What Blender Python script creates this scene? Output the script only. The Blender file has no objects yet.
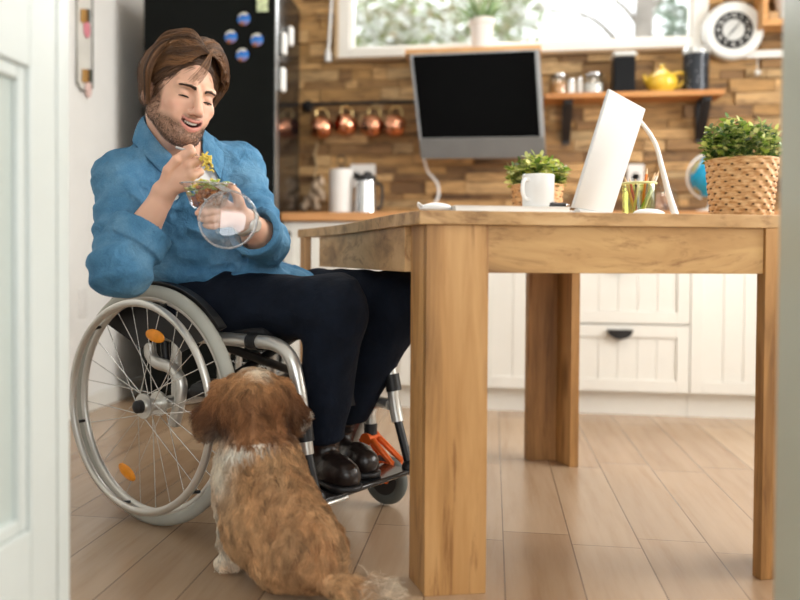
import bpy, bmesh, math, random
import numpy as np
from mathutils import Vector, Matrix
random.seed(7); rng = np.random.default_rng(7)
SC = bpy.context.scene; COL = SC.collection
R = math.radians
# ---------------------------------------------------------------- camera
FPX, CX, CY = 850.0, 355.0, 275.3
TH, PIT, ROL, CAMZ = R(9.2), R(1.2), R(0.32), 0.684
CT, ST = math.cos(TH), math.sin(TH)
def c2w(p):            # camera aligned frame (right, forward, z) -> room
    return (p[0]*CT - p[1]*ST, p[0]*ST + p[1]*CT, p[2])
def w2c(p):
    return (p[0]*CT + p[1]*ST, -p[0]*ST + p[1]*CT, p[2])
fw = Vector((0, math.cos(PIT), -math.sin(PIT))); up0 = Vector((0, math.sin(PIT), math.cos(PIT))); rt0 = Vector((1, 0, 0))
rt = rt0*math.cos(ROL) + up0*math.sin(ROL); up = up0*math.cos(ROL) - rt0*math.sin(ROL)
def ray(px, py):
    return fw + rt*((px-CX)/FPX) + up*((CY-py)/FPX)
def K(px, py, D):      # point at forward distance D, camera frame
    d = ray(px, py); s = D/d.y
    return (d.x*s, D, CAMZ + d.z*s)
def P(px, py, D): return Vector(c2w(K(px, py, D)))
def Pwy(px, py, wy):   # on a plane parallel to the back wall
    d = ray(px, py); w = c2w((d.x, d.y, d.z)); s = wy/w[1]
    return Vector((w[0]*s, wy, CAMZ + w[2]*s))
def Pwx(px, py, wx):
    d = ray(px, py); w = c2w((d.x, d.y, d.z)); s = wx/w[0]
    return Vector((wx, w[1]*s, CAMZ + w[2]*s))
def Pz(px, py, z):
    d = ray(px, py); s = (z-CAMZ)/d.z; w = c2w((d.x*s, d.y*s, 0))
    return Vector((w[0], w[1], z))
cam = bpy.data.cameras.new('camera'); co = bpy.data.objects.new('camera', cam); COL.objects.link(co)
def v3w(v): return Vector(c2w((v.x, v.y, v.z)))
M3 = Matrix((v3w(rt), v3w(up), -v3w(fw))).transposed()
co.matrix_world = Matrix.Translation((0, 0, CAMZ)) @ M3.to_4x4()
cam.sensor_width = 36; cam.lens = FPX/800*36; cam.shift_x = (400-CX)/800; cam.shift_y = (CY-300)/800
cam.clip_start = 0.02; cam.clip_end = 200
cam.dof.use_dof = True; cam.dof.focus_distance = 2.08; cam.dof.aperture_fstop = 1.6; cam.dof.aperture_blades = 0
SC.camera = co
SC.view_settings.view_transform = 'Standard'; SC.view_settings.look = 'None'
SC.view_settings.gamma = 1; SC.view_settings.use_curve_mapping = False
# ---------------------------------------------------------------- materials
class NT:
    def __init__(s, m): s.t = m.node_tree; s.n = s.t.nodes; s.l = s.t.links
    def add(s, ty, **kw):
        n = s.n.new(ty)
        for k, v in kw.items():
            if k in n.inputs.keys(): n.inputs[k].default_value = v
            else: setattr(n, k, v)
        return n
    def link(s, a, b): s.l.new(a, b)
MATS = {}
def srgb(h):
    h = h.lstrip('#'); c = [int(h[i:i+2], 16)/255 for i in (0, 2, 4)]
    return tuple((x/12.92 if x <= .04045 else ((x+.055)/1.055)**2.4) for x in c) + (1,)
def ramp(t, fac, stops):
    r = t.add('ShaderNodeValToRGB'); e = r.color_ramp.elements
    while len(e) > 1: e.remove(e[-1])
    e[0].position = stops[0][0]; e[0].color = stops[0][1]
    for p, c in stops[1:]:
        k = e.new(p); k.color = c
    t.link(fac, r.inputs['Fac']); return r
def coords(t, scale=(1, 1, 1), kind='Object', rot=(0, 0, 0), loc=(0, 0, 0)):
    tc = t.add('ShaderNodeTexCoord'); mp = t.add('ShaderNodeMapping')
    mp.inputs['Scale'].default_value = scale; mp.inputs['Rotation'].default_value = rot; mp.inputs['Location'].default_value = loc
    t.link(tc.outputs[kind], mp.inputs['Vector']); return mp.outputs['Vector']
def mat(name, col, rough=.5, metal=0, spec=.5, vary=.08, vscale=8, bump=0, bscale=60, coat=0, sheen=0, emis=None, estr=0, sub=0, trans=0, ior=1.45):
    if name in MATS: return MATS[name]
    m = bpy.data.materials.new(name); m.use_nodes = True; t = NT(m); b = t.n['Principled BSDF']
    c = srgb(col) if isinstance(col, str) else tuple(col)+((1,) if len(col) == 3 else ())
    b.inputs['Roughness'].default_value = rough; b.inputs['Metallic'].default_value = metal
    b.inputs['Specular IOR Level'].default_value = spec
    b.inputs['Coat Weight'].default_value = coat; b.inputs['Sheen Weight'].default_value = sheen
    b.inputs['Transmission Weight'].default_value = trans; b.inputs['IOR'].default_value = ior
    if sub:
        b.inputs['Subsurface Weight'].default_value = sub; b.inputs['Subsurface Radius'].default_value = (.012, .005, .003); b.inputs['Subsurface Scale'].default_value = 1
    v = coords(t)
    nz = t.add('ShaderNodeTexNoise', Scale=vscale, Detail=4.0); t.link(v, nz.inputs['Vector'])
    lo = tuple(x*(1-vary) for x in c[:3])+(1,); hi = tuple(min(1, x*(1+vary)) for x in c[:3])+(1,)
    r = ramp(t, nz.outputs['Fac'], [(.3, lo), (.7, hi)]); t.link(r.outputs['Color'], b.inputs['Base Color'])
    if bump:
        n2 = t.add('ShaderNodeTexNoise', Scale=bscale, Detail=5.0); t.link(v, n2.inputs['Vector'])
        bp = t.add('ShaderNodeBump', Strength=bump, Distance=.01); t.link(n2.outputs['Fac'], bp.inputs['Height']); t.link(bp.outputs['Normal'], b.inputs['Normal'])
    if emis: b.inputs['Emission Color'].default_value = srgb(emis); b.inputs['Emission Strength'].default_value = estr
    MATS[name] = m; return m
def wood(name, axis, dark, mid, light, rough=.45, sc=1.0, knots=True, kind='Object'):
    if name in MATS: return MATS[name]
    m = bpy.data.materials.new(name); m.use_nodes = True; t = NT(m); b = t.n['Principled BSDF']
    s = [14*sc, 14*sc, 14*sc]; s[axis] = 1.1*sc
    v = coords(t, tuple(s), kind)
    n0 = t.add('ShaderNodeTexNoise', Scale=.9, Detail=2.0); t.link(v, n0.inputs['Vector'])
    mx = t.add('ShaderNodeVectorMath', operation='MULTIPLY_ADD'); t.link(n0.outputs['Color'], mx.inputs[0]); mx.inputs[1].default_value = (1.4,)*3; t.link(v, mx.inputs[2])
    n1 = t.add('ShaderNodeTexNoise', Scale=1.0, Detail=6.0, Roughness=.62); t.link(mx.outputs[0], n1.inputs['Vector'])
    r = ramp(t, n1.outputs['Fac'], [(.30, srgb(dark)), (.47, srgb(mid)), (.66, srgb(light))])
    out = r.outputs['Color']
    if knots:
        s2 = [5*sc]*3; s2[axis] = 2.0*sc
        v2 = coords(t, tuple(s2), kind); vo = t.add('ShaderNodeTexVoronoi', Scale=1.0); t.link(v2, vo.inputs['Vector'])
        kr = ramp(t, vo.outputs['Distance'], [(0, (0, 0, 0, 1)), (.06, (.2, .2, .2, 1)), (.17, (1, 1, 1, 1))])
        mk = t.add('ShaderNodeMix', data_type='RGBA', blend_type='MIX'); t.link(kr.outputs['Color'], mk.inputs[0]); mk.inputs[6].default_value = srgb(dark)
        t.link(out, mk.inputs[7]); out = mk.outputs[2]
        n3 = t.add('ShaderNodeTexNoise', Scale=2.2, Detail=8.0, Roughness=.7); t.link(mx.outputs[0], n3.inputs['Vector'])
        cr = ramp(t, n3.outputs['Fac'], [(.36, (.50, .40, .30, 1)), (.46, (1, 1, 1, 1))])
        m2 = t.add('ShaderNodeMix', data_type='RGBA', blend_type='MULTIPLY'); m2.inputs[0].default_value = .8
        t.link(out, m2.inputs[6]); t.link(cr.outputs['Color'], m2.inputs[7]); out = m2.outputs[2]
    t.link(out, b.inputs['Base Color']); b.inputs['Roughness'].default_value = rough
    bp = t.add('ShaderNodeBump', Strength=.15, Distance=.004); t.link(n1.outputs['Fac'], bp.inputs['Height']); t.link(bp.outputs['Normal'], b.inputs['Normal'])
    MATS[name] = m; return m
def clear(name, tint=(1, 1, 1), refl=.12, rough=.02):   # thin clear plastic or glass
    if name in MATS: return MATS[name]
    m = bpy.data.materials.new(name); m.use_nodes = True; t = NT(m); t.n.remove(t.n['Principled BSDF'])
    tr = t.add('ShaderNodeBsdfTransparent'); tr.inputs[0].default_value = tuple(tint)+(1,)
    gl = t.add('ShaderNodeBsdfGlossy'); gl.inputs['Roughness'].default_value = rough
    lw = t.add('ShaderNodeLayerWeight', Blend=.35); mm = t.add('ShaderNodeMath', operation='MULTIPLY_ADD'); mm.inputs[1].default_value = .4; mm.inputs[2].default_value = refl
    t.link(lw.outputs['Facing'], mm.inputs[0]); mx = t.add('ShaderNodeMixShader')
    t.link(mm.outputs[0], mx.inputs[0]); t.link(tr.outputs[0], mx.inputs[1]); t.link(gl.outputs[0], mx.inputs[2])
    t.link(mx.outputs[0], t.n['Material Output'].inputs[0]); MATS[name] = m; return m
def vcol(name, rough=.5, sub=0, bump=0, bscale=200, spec=.5, sheen=0, vary=0):   # colour carried per vertex or per strand
    if name in MATS: return MATS[name]
    m = bpy.data.materials.new(name); m.use_nodes = True; t = NT(m); b = t.n['Principled BSDF']
    a = t.add('ShaderNodeAttribute', attribute_name='Col'); t.link(a.outputs['Color'], b.inputs['Base Color'])
    b.inputs['Roughness'].default_value = rough; b.inputs['Specular IOR Level'].default_value = spec; b.inputs['Sheen Weight'].default_value = sheen
    if sub: b.inputs['Subsurface Weight'].default_value = sub; b.inputs['Subsurface Radius'].default_value = (.012, .005, .003); b.inputs['Subsurface Scale'].default_value = 1
    if bump:
        v = coords(t); n2 = t.add('ShaderNodeTexNoise', Scale=bscale, Detail=3.0); t.link(v, n2.inputs['Vector'])
        bp = t.add('ShaderNodeBump', Strength=bump, Distance=.004); t.link(n2.outputs['Fac'], bp.inputs['Height']); t.link(bp.outputs['Normal'], b.inputs['Normal'])
    MATS[name] = m; return m
# ---------------------------------------------------------------- geometry
def basis(d):
    d = Vector(d).normalized(); a = Vector((0, 0, 1)) if abs(d.z) < .95 else Vector((1, 0, 0))
    x = a.cross(d).normalized(); return x, d.cross(x).normalized(), d
class MB:
    def __init__(s): s.v = []; s.f = []
    def _add(s, vs, fs):
        o = len(s.v); s.v += [tuple(v) for v in vs]; s.f += [tuple(i+o for i in f) for f in fs]; return s
    def box(s, c, sz, rz=0, rot=None):
        c = Vector(c); M = rot if rot else Matrix.Rotation(rz, 3, 'Z')
        vs = [c + M @ Vector((sx*sz[0]/2, sy*sz[1]/2, sw*sz[2]/2)) for sw in (-1, 1) for sx, sy in ((-1, -1), (1, -1), (1, 1), (-1, 1))]
        return s._add(vs, [(3, 2, 1, 0), (4, 5, 6, 7), (0, 1, 5, 4), (1, 2, 6, 5), (2, 3, 7, 6), (3, 0, 4, 7)])
    def bx(s, x0, x1, y0, y1, z0, z1): return s.box(((x0+x1)/2, (y0+y1)/2, (z0+z1)/2), (abs(x1-x0), abs(y1-y0), abs(z1-z0)))
    def prism(s, poly, z0, z1):
        n = len(poly); vs = [(p[0], p[1], z0) for p in poly]+[(p[0], p[1], z1) for p in poly]
        ar = sum(poly[i][0]*poly[(i+1) % n][1]-poly[(i+1) % n][0]*poly[i][1] for i in range(n))
        fs = [tuple(range(n))[::-1], tuple(range(n, 2*n))]+[(i, (i+1) % n, n+(i+1) % n, n+i) for i in range(n)]
        if ar < 0: fs = [f[::-1] for f in fs]
        return s._add(vs, fs)
    def extr(s, pts, d):   # planar outline (3D points) pushed along d
        d = Vector(d); n = len(pts); vs = [Vector(p) for p in pts]+[Vector(p)+d for p in pts]
        nm = Vector((0, 0, 0))
        for i in range(n): nm += Vector(pts[i]).cross(Vector(pts[(i+1) % n]))
        fs = [tuple(range(n))[::-1], tuple(range(n, 2*n))]+[(i, (i+1) % n, n+(i+1) % n, n+i) for i in range(n)]
        if nm.dot(d) < 0: fs = [f[::-1] for f in fs]
        return s._add(vs, fs)
    def tube(s, pts, r, seg=10, closed=False, caps=True, flat=1.0):
        pts = [Vector(p) for p in pts]; n = len(pts); rr = r if isinstance(r, (list, tuple)) else [r]*n
        vs = []; fs = []; px = None
        for i, p in enumerate(pts):
            if closed: d = pts[(i+1) % n]-pts[i-1]
            else: d = pts[min(i+1, n-1)]-pts[max(i-1, 0)]
            d = d.normalized() if d.length > 1e-9 else Vector((0, 0, 1))
            if px is None: x, y, _ = basis(d)
            else:
                x = (px-d*px.dot(d)); x = x.normalized() if x.length > 1e-6 else basis(d)[0]; y = d.cross(x)
            px = x
            for k in range(seg):
                a = 2*math.pi*k/seg; vs.append(p+x*(math.cos(a)*rr[i])+y*(math.sin(a)*rr[i]*flat))
        m = n if closed else n-1
        for i in range(m):
            for k in range(seg):
                a = i*seg+k; b2 = i*seg+(k+1) % seg; c = ((i+1) % n)*seg+(k+1) % seg; d2 = ((i+1) % n)*seg+k
                fs.append((a, b2, c, d2))
        if caps and not closed: fs += [tuple(range(seg))[::-1], tuple(range((n-1)*seg, n*seg))]
        return s._add(vs, fs)
    def cyl(s, a, b, r, r2=None, seg=20): return s.tube([a, b], [r, r if r2 is None else r2], seg)
    def lathe(s, prof, c=(0, 0, 0), axis=(0, 0, 1), seg=32, fn=None):
        x, y, d = basis(axis); c = Vector(c); vs = []; n = len(prof)
        for i, (r, h) in enumerate(prof):
            for k in range(seg):
                a = 2*math.pi*k/seg; q = r+(fn(i, k, a, h) if fn else 0)
                vs.append(c+x*(math.cos(a)*q)+y*(math.sin(a)*q)+d*h)
        fs = []
        for i in range(n-1):
            for k in range(seg): fs.append((i*seg+k, i*seg+(k+1) % seg, (i+1)*seg+(k+1) % seg, (i+1)*seg+k))
        if prof[0][0] > 1e-5: fs.append(tuple(range(seg))[::-1])
        if prof[-1][0] > 1e-5: fs.append(tuple(range((n-1)*seg, n*seg)))
        return s._add(vs, fs)
    def ball(s, c, r, sc=(1, 1, 1), seg=16, rings=10, rot=None):
        c = Vector(c); vs = []; fs = []
        for i in range(rings+1):
            t = math.pi*i/rings
            for k in range(seg):
                a = 2*math.pi*k/seg; v = Vector((math.sin(t)*math.cos(a)*r*sc[0], math.sin(t)*math.sin(a)*r*sc[1], math.cos(t)*r*sc[2]))
                vs.append(c+(rot @ v if rot else v))
        for i in range(rings):
            for k in range(seg): fs.append((i*seg+k, (i+1)*seg+k, (i+1)*seg+(k+1) % seg, i*seg+(k+1) % seg))
        return s._add(vs, fs)
    def torus(s, c, axis, R_, r, seg=64, sub=12, flat=1.0, squash=1.0):
        x, y, d = basis(axis); c = Vector(c); vs = []; fs = []
        for i in range(seg):
            a = 2*math.pi*i/seg; e = x*math.cos(a)+y*math.sin(a)
            for k in range(sub):
                b = 2*math.pi*k/sub; vs.append(c+e*(R_+math.cos(b)*r*squash)+d*(math.sin(b)*r*flat))
        for i in range(seg):
            for k in range(sub): fs.append((i*sub+k, ((i+1) % seg)*sub+k, ((i+1) % seg)*sub+(k+1) % sub, i*sub+(k+1) % sub))
        return s._add(vs, fs)
    def quad(s, a, b, c, d): return s._add([a, b, c, d], [(0, 1, 2, 3)])
def smooth_path(pts, n=8):
    pts = [Vector(p) for p in pts]; out = []; m = len(pts)
    for i in range(m-1):
        p0, p1, p2, p3 = pts[max(i-1, 0)], pts[i], pts[i+1], pts[min(i+2, m-1)]
        for k in range(n):
            t = k/n; out.append(.5*((2*p1)+(p2-p0)*t+(2*p0-5*p1+4*p2-p3)*t*t+(3*p1-p0-3*p2+p3)*t**3))
    out.append(pts[-1]); return out
def root_of(o):
    while o.parent: o = o.parent
    return o
def finish(me, smooth=True, ang=40):
    if smooth:
        me.polygons.foreach_set('use_smooth', [True]*len(me.polygons)); me.set_sharp_from_angle(angle=R(ang))
def obj(name, mb, material, parent=None, cam_frame=False, world=True, bevel=0, label=None, smooth=True, ang=40, fix=True, at=None):
    """one mesh object; vertices in room space (or camera frame), moved into the parent's own space.
    a top-level mesh gets its origin at its base (at, or the middle of its underside)"""
    vs = [c2w(v) for v in mb.v] if cam_frame else mb.v
    me = bpy.data.meshes.new(name); o = bpy.data.objects.new(name, me)
    A = np.array(vs, dtype=float)
    if parent is None and world:
        L = np.array(at if at is not None else ((A[:, 0].min()+A[:, 0].max())/2, (A[:, 1].min()+A[:, 1].max())/2, A[:, 2].min())); o.location = L; A = A-L
    elif parent is not None and world:
        r = root_of(parent); A = A-np.array(r.location)
    me.from_pydata([tuple(v) for v in A], [], mb.f)
    if fix:
        bm = bmesh.new(); bm.from_mesh(me); bmesh.ops.recalc_face_normals(bm, faces=bm.faces); bm.to_mesh(me); bm.free()
    if bevel:
        bv = o.modifiers.new('bevel', 'BEVEL'); bv.width = bevel; bv.segments = 2; bv.limit_method = 'ANGLE'
    finish(me, smooth, ang); me.materials.append(material); COL.objects.link(o); o.parent = parent
    if label: o['label'] = label
    return o
def tag(o, label, cat, group=None):
    o['label'] = label; o['category'] = cat
    if group: o['group'] = group
    return o
def thing(name, label, cat, loc, rz=0, group=None):
    o = bpy.data.objects.new(name, None); COL.objects.link(o); o.location = loc; o.rotation_euler = (0, 0, rz); o.empty_display_size = .05
    return tag(o, label, cat, group)
def struct(o): o['kind'] = 'structure'; return o
def dup(o, parent=None, loc=None, rz=None, label=None):
    c = o.copy(); COL.objects.link(c); c.parent = parent
    if loc is not None: c.location = loc
    if rz is not None: c.rotation_euler = (0, 0, rz)
    if label: c['label'] = label
    for ch in list(o.children): dup(ch, c)
    return c
# ---------------------------------------------------------------- implicit shapes (for bodies, clothes, fur bases)
def vec(a): return np.asarray(a, dtype=np.float32)
def cone(p, a, b, ra, rb):
    a = vec(a); b = vec(b); ab = b-a; t = np.clip(((p-a)@ab)/max(float(ab@ab), 1e-9), 0, 1)
    return np.linalg.norm(p-a-t[..., None]*ab, axis=-1)-(ra+(rb-ra)*t)
def ell(p, c, r, M=None):
    q = p-vec(c)
    if M is not None: q = q@vec(M)       # columns of M are the local axes
    r = vec(r); k0 = np.linalg.norm(q/r, axis=-1); k1 = np.linalg.norm(q/(r*r), axis=-1)+1e-9
    return k0*(k0-1)/k1
def smin(a, b, k=.02):
    h = np.clip(.5+.5*(b-a)/k, 0, 1); return b+(a-b)*h-k*h*(1-h)
def smax(a, b, k=.02): return -smin(-a, -b, k)
def surface_net(fn, lo, hi, h):
    lo = vec(lo); hi = vec(hi); B = 12; n = np.ceil((hi-lo)/h/B).astype(int)*B+1; nb = (n-1)//B
    D = np.empty(tuple(n), dtype=np.float32)
    g = [lo[i]+(np.arange(nb[i])+.5)*B*h for i in range(3)]
    G = np.stack(np.meshgrid(*g, indexing='ij'), -1).astype(np.float32); dc = fn(G.reshape(-1, 3)).reshape(G.shape[:3])
    D[:] = 1.0
    for ix in range(nb[0]):
        for iy in range(nb[1]):
            for iz in range(nb[2]):
                d = dc[ix, iy, iz]; sl = (slice(ix*B, ix*B+B+1), slice(iy*B, iy*B+B+1), slice(iz*B, iz*B+B+1))
                if abs(d) > B*h*1.25+.012: D[sl] = d
    for ix in range(nb[0]):
        for iy in range(nb[1]):
            zs = [iz for iz in range(nb[2]) if abs(dc[ix, iy, iz]) <= B*h*1.25+.012]
            if not zs: continue
            X = lo[0]+np.arange(ix*B, ix*B+B+1)*h; Y = lo[1]+np.arange(iy*B, iy*B+B+1)*h
            idx = np.unique(np.concatenate([np.arange(z*B, z*B+B+1) for z in zs])); Z = lo[2]+idx*h
            Q = np.stack(np.meshgrid(X, Y, Z, indexing='ij'), -1).astype(np.float32)
            D[ix*B:ix*B+B+1, iy*B:iy*B+B+1, idx] = fn(Q.reshape(-1, 3)).reshape(Q.shape[:3])
    S = D < 0; cs = [D[i:n[0]-1+i, j:n[1]-1+j, k:n[2]-1+k] for i in (0, 1) for j in (0, 1) for k in (0, 1)]
    cn = sum((c < 0).astype(np.int8) for c in cs); act = (cn > 0) & (cn < 8)
    I = np.argwhere(act); vid = -np.ones(act.shape, dtype=np.int64); vid[act] = np.arange(len(I))
    cv = np.stack([c[act] for c in cs], -1); offs = np.array([(i, j, k) for i in (0, 1) for j in (0, 1) for k in (0, 1)], dtype=np.float32)
    acc = np.zeros((len(I), 3), np.float32); cnt = np.zeros(len(I), np.float32)
    for a in range(8):
        for b in range(a+1, 8):
            if np.abs(offs[a]-offs[b]).sum() != 1: continue
            va, vb = cv[:, a], cv[:, b]; m = (va < 0) != (vb < 0); t = np.where(m, va/(va-vb+1e-12), 0)
            acc += np.where(m[:, None], offs[a]+(offs[b]-offs[a])*t[:, None], 0); cnt += m
    V = lo+(I+acc/cnt[:, None])*h; F = []
    for ax in range(3):
        a1, a2 = (ax+1) % 3, (ax+2) % 3
        s0 = [slice(None)]*3; s1 = [slice(None)]*3; s0[ax] = slice(0, -1); s1[ax] = slice(1, None)
        e0, e1 = S[tuple(s0)], S[tuple(s1)]; E = np.argwhere(e0 != e1)
        ok = (E[:, a1] > 0) & (E[:, a2] > 0) & (E[:, a1] < n[a1]-1) & (E[:, a2] < n[a2]-1); E = E[ok]
        if not len(E): continue
        fl = e0[E[:, 0], E[:, 1], E[:, 2]]; q = []
        for d1, d2 in ((-1, -1), (0, -1), (0, 0), (-1, 0)):
            c = E.copy(); c[:, a1] += d1; c[:, a2] += d2; q.append(vid[c[:, 0], c[:, 1], c[:, 2]])
        q = np.stack(q, -1); q = q[(q >= 0).all(1)] if False else q
        q[~fl] = q[~fl][:, ::-1]; F.append(q)
    F = np.concatenate(F); F = F[(F >= 0).all(1)]
    return V, F
def sdf_obj(name, fn, lo, hi, h, material, parent, colour=None, label=None, relax=1, keep=None):
    """fn works in the camera aligned frame; the mesh is written in the parent's space"""
    V, F = surface_net(fn, lo, hi, h)
    for _ in range(relax):       # light smoothing of the grid
        acc = np.zeros_like(V); cnt = np.zeros(len(V))
        for a in range(4):
            i, j = F[:, a], F[:, (a+1) % 4]
            np.add.at(acc, i, V[j]); np.add.at(cnt, i, 1); np.add.at(acc, j, V[i]); np.add.at(cnt, j, 1)
        V = V*.5+acc/np.maximum(cnt, 1)[:, None]*.5
    C = colour(V) if colour else None
    W = np.stack([V[:, 0]*CT-V[:, 1]*ST, V[:, 0]*ST+V[:, 1]*CT, V[:, 2]], -1)
    me = bpy.data.meshes.new(name); o = bpy.data.objects.new(name, me)
    base = np.array(root_of(parent).location) if parent else np.zeros(3); W = W-base
    me.from_pydata(W.tolist(), [], F.tolist())
    me.polygons.foreach_set('use_smooth', [True]*len(me.polygons))
    if C is not None:
        at = me.attributes.new('Col', 'FLOAT_COLOR', 'POINT'); at.data.foreach_set('color', np.concatenate([C, np.ones((len(C), 1))], 1).astype(np.float32).ravel())
    me.materials.append(material); COL.objects.link(o); o.parent = parent
    if label: o['label'] = label
    o_data = (V, F)
    return o, o_data
def strands(name, pts, rad, cols, material, parent, label=None, tip=.35):
    """pts: N x M x 3 in the camera aligned frame"""
    N, Mn, _ = pts.shape; W = np.stack([pts[..., 0]*CT-pts[..., 1]*ST, pts[..., 0]*ST+pts[..., 1]*CT, pts[..., 2]], -1)
    W = W-np.array(root_of(parent).location)
    hc = bpy.data.hair_curves.new(name); hc.add_curves([Mn]*N)
    hc.attributes['position'].data.foreach_set('vector', W.astype(np.float32).ravel())
    ra = hc.attributes.get('radius') or hc.attributes.new('radius', 'FLOAT', 'POINT')
    rr = np.repeat((np.ones(N)*rad)[:, None], Mn, 1)*np.linspace(1, tip, Mn)[None]
    ra.data.foreach_set('value', rr.astype(np.float32).ravel())
    at = hc.attributes.new('Col', 'FLOAT_COLOR', 'CURVE'); at.data.foreach_set('color', np.concatenate([cols, np.ones((N, 1))], 1).astype(np.float32).ravel())
    hc.materials.append(material); o = bpy.data.objects.new(name, hc); COL.objects.link(o); o.parent = parent
    if label: o['label'] = label
    return o
def noise3(p, f, seed=0):       # cheap smooth pseudo noise, -1..1
    r_ = np.random.default_rng(seed); out = 0
    for k in range(4):
        d = r_.normal(size=3); d /= np.linalg.norm(d); ph = r_.uniform(0, 6.28); d2 = r_.normal(size=3); d2 /= np.linalg.norm(d2)
        out = out+np.sin((p@vec(d))*f*(1+.3*k)+ph+1.3*np.sin((p@vec(d2))*f*.7+k))
    return out/4
# ================================================================ ROOM
WL, WR, WB, CEIL, HALL = -1.75, 2.35, 4.41, 2.62, 1.2
CAB = 3.83
white_wall = mat('white wall paint', (.80, .80, .78), rough=.75, vary=.02, bump=.05, bscale=120)
white_lac = mat('white lacquer', (.78, .77, .72), rough=.35, vary=.02)
white_cab = mat('ivory cabinet front', (.80, .785, .735), rough=.42, vary=.03, vscale=3)
black_m = mat('black metal', (.012, .012, .013), rough=.4, vary=.1)
black_p = mat('black plastic', (.015, .015, .016), rough=.45)
oakH = wood('oak along x', 0, '#87623a', '#b98f5e', '#cda878')
oakY = wood('oak along y', 1, '#87623a', '#b98f5e', '#cda878')
oakZ = wood('oak along z', 2, '#80592e', '#b58650', '#cb9e68')
# floor: pale boards laid towards the back wall
def floor_mat():
    m = bpy.data.materials.new('pale wood planks'); m.use_nodes = True; t = NT(m); b = t.n['Principled BSDF']
    v = coords(t, (1, 1, 1), 'Object', rot=(0, 0, R(90)), loc=(.52, -.031, 0))
    br = t.add('ShaderNodeTexBrick', Scale=1.0); br.offset = .09; br.inputs['Mortar Size'].default_value = .0016; br.inputs['Mortar Smooth'].default_value = .2
    br.inputs['Brick Width'].default_value = .78; br.inputs['Row Height'].default_value = .162; br.inputs['Bias'].default_value = 0
    br.inputs['Color1'].default_value = srgb('#a88c70'); br.inputs['Color2'].default_value = srgb('#bca286'); br.inputs['Mortar'].default_value = srgb('#75604e')
    t.link(v, br.inputs['Vector'])
    v2 = coords(t, (16, 1.3, 1)); n1 = t.add('ShaderNodeTexNoise', Scale=1.6, Detail=7.0, Roughness=.6); t.link(v2, n1.inputs['Vector'])
    r = ramp(t, n1.outputs['Fac'], [(.28, (.74, .66, .58, 1)), (.5, (.9, .88, .85, 1)), (.72, (1.0, 1.0, 1.0, 1))])
    mx = t.add('ShaderNodeMix', data_type='RGBA', blend_type='MULTIPLY'); mx.inputs[0].default_value = .9
    t.link(br.outputs['Color'], mx.inputs[6]); t.link(r.outputs['Color'], mx.inputs[7]); t.link(mx.outputs[2], b.inputs['Base Color'])
    b.inputs['Roughness'].default_value = .27; b.inputs['Specular IOR Level'].default_value = .9
    bp = t.add('ShaderNodeBump', Strength=.25, Distance=.002); bp.invert = True; t.link(br.outputs['Fac'], bp.inputs['Height']); t.link(bp.outputs['Normal'], b.inputs['Normal'])
    return m
struct(obj('floor', MB().bx(WL-.2, WR+.2, -1.6, WB+.1, -.08, 0), floor_mat(), world=True, at=(0, 0, 0), smooth=False))
struct(obj('ceiling', MB().bx(WL-.1, WR+.1, HALL-.1, WB+.1, CEIL, CEIL+.1), white_wall, smooth=False))
wl_ = struct(obj('wall_left', MB().bx(WL-.12, WL, HALL, WB, 0, CEIL), white_wall, smooth=False))
struct(obj('baseboard_left', MB().bx(WL, WL+.014, HALL+.05, WB-.01, 0, .075), white_lac, bevel=.003))
# right wall with its own daylight window (out of frame)
ry0, ry1, rz0, rz1 = 1.65, 3.3, .85, 2.3
m = MB(); m.bx(WR, WR+.12, HALL, ry0, 0, CEIL); m.bx(WR, WR+.12, ry1, WB, 0, CEIL); m.bx(WR, WR+.12, ry0, ry1, 0, rz0); m.bx(WR, WR+.12, ry0, ry1, rz1, CEIL)
struct(obj('wall_right', m, white_wall, smooth=False))
m = MB()
for a, b in ((ry0, ry0+.06), (ry1-.06, ry1), ((ry0+ry1)/2-.03, (ry0+ry1)/2+.03)): m.bx(WR+.02, WR+.08, a, b, rz0, rz1)
m.bx(WR+.02, WR+.08, ry0+.06, ry1-.06, rz0, rz0+.06); m.bx(WR+.02, WR+.08, ry0+.06, ry1-.06, rz1-.06, rz1)
w2 = struct(obj('window_2', m, white_lac, bevel=.003))
glass = clear('window glass', refl=.04)
obj('window_pane', MB().bx(WR+.045, WR+.055, ry0+.06, ry1-.06, rz0+.06, rz1-.06), glass, w2, smooth=False)
# wall between the kitchen and the hall the picture is taken from
DL, DR = -.684, .405
m = MB(); m.bx(WL, DL-.06, HALL, HALL+.1, 0, CEIL)
struct(obj('wall_front_left', m, white_wall, smooth=False))
struct(obj('wall_front_right', MB().bx(DR+.12, WR, HALL, HALL+.1, 0, CEIL), white_wall, smooth=False))
struct(obj('wall_front_top', MB().bx(DL-.06, DR+.12, HALL, HALL+.1, 2.12, CEIL), white_wall, smooth=False))
jamb = mat('pale sage door frame paint', (.50, .53, .45), rough=.4, vary=.02)
doorp = mat('white door paint', (.62, .665, .64), rough=.35, vary=.015)
m = MB(); m.bx(DL-.06, DL, HALL+.062, HALL+.1, 0, 2.12)
struct(obj('trim_1', m, doorp, bevel=.003))
# right jamb: architrave with steps
m = MB(); y = HALL-.02
prof = [(DR, y+.12), (DR, y+.012), (DR+.006, y+.004), (DR+.016, y+.004), (DR+.021, y+.014), (DR+.029, y+.014), (DR+.036, y-.004), (DR+.052, y-.01), (DR+.06, y-.004), (DR+.066, y+.01), (DR+.10, y+.004), (DR+.118, y+.004), (DR+.12, y+.02), (DR+.12, y+.12)]
m.prism(prof, 0, 2.12)
struct(obj('trim_2', m, jamb, ang=25))
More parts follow.
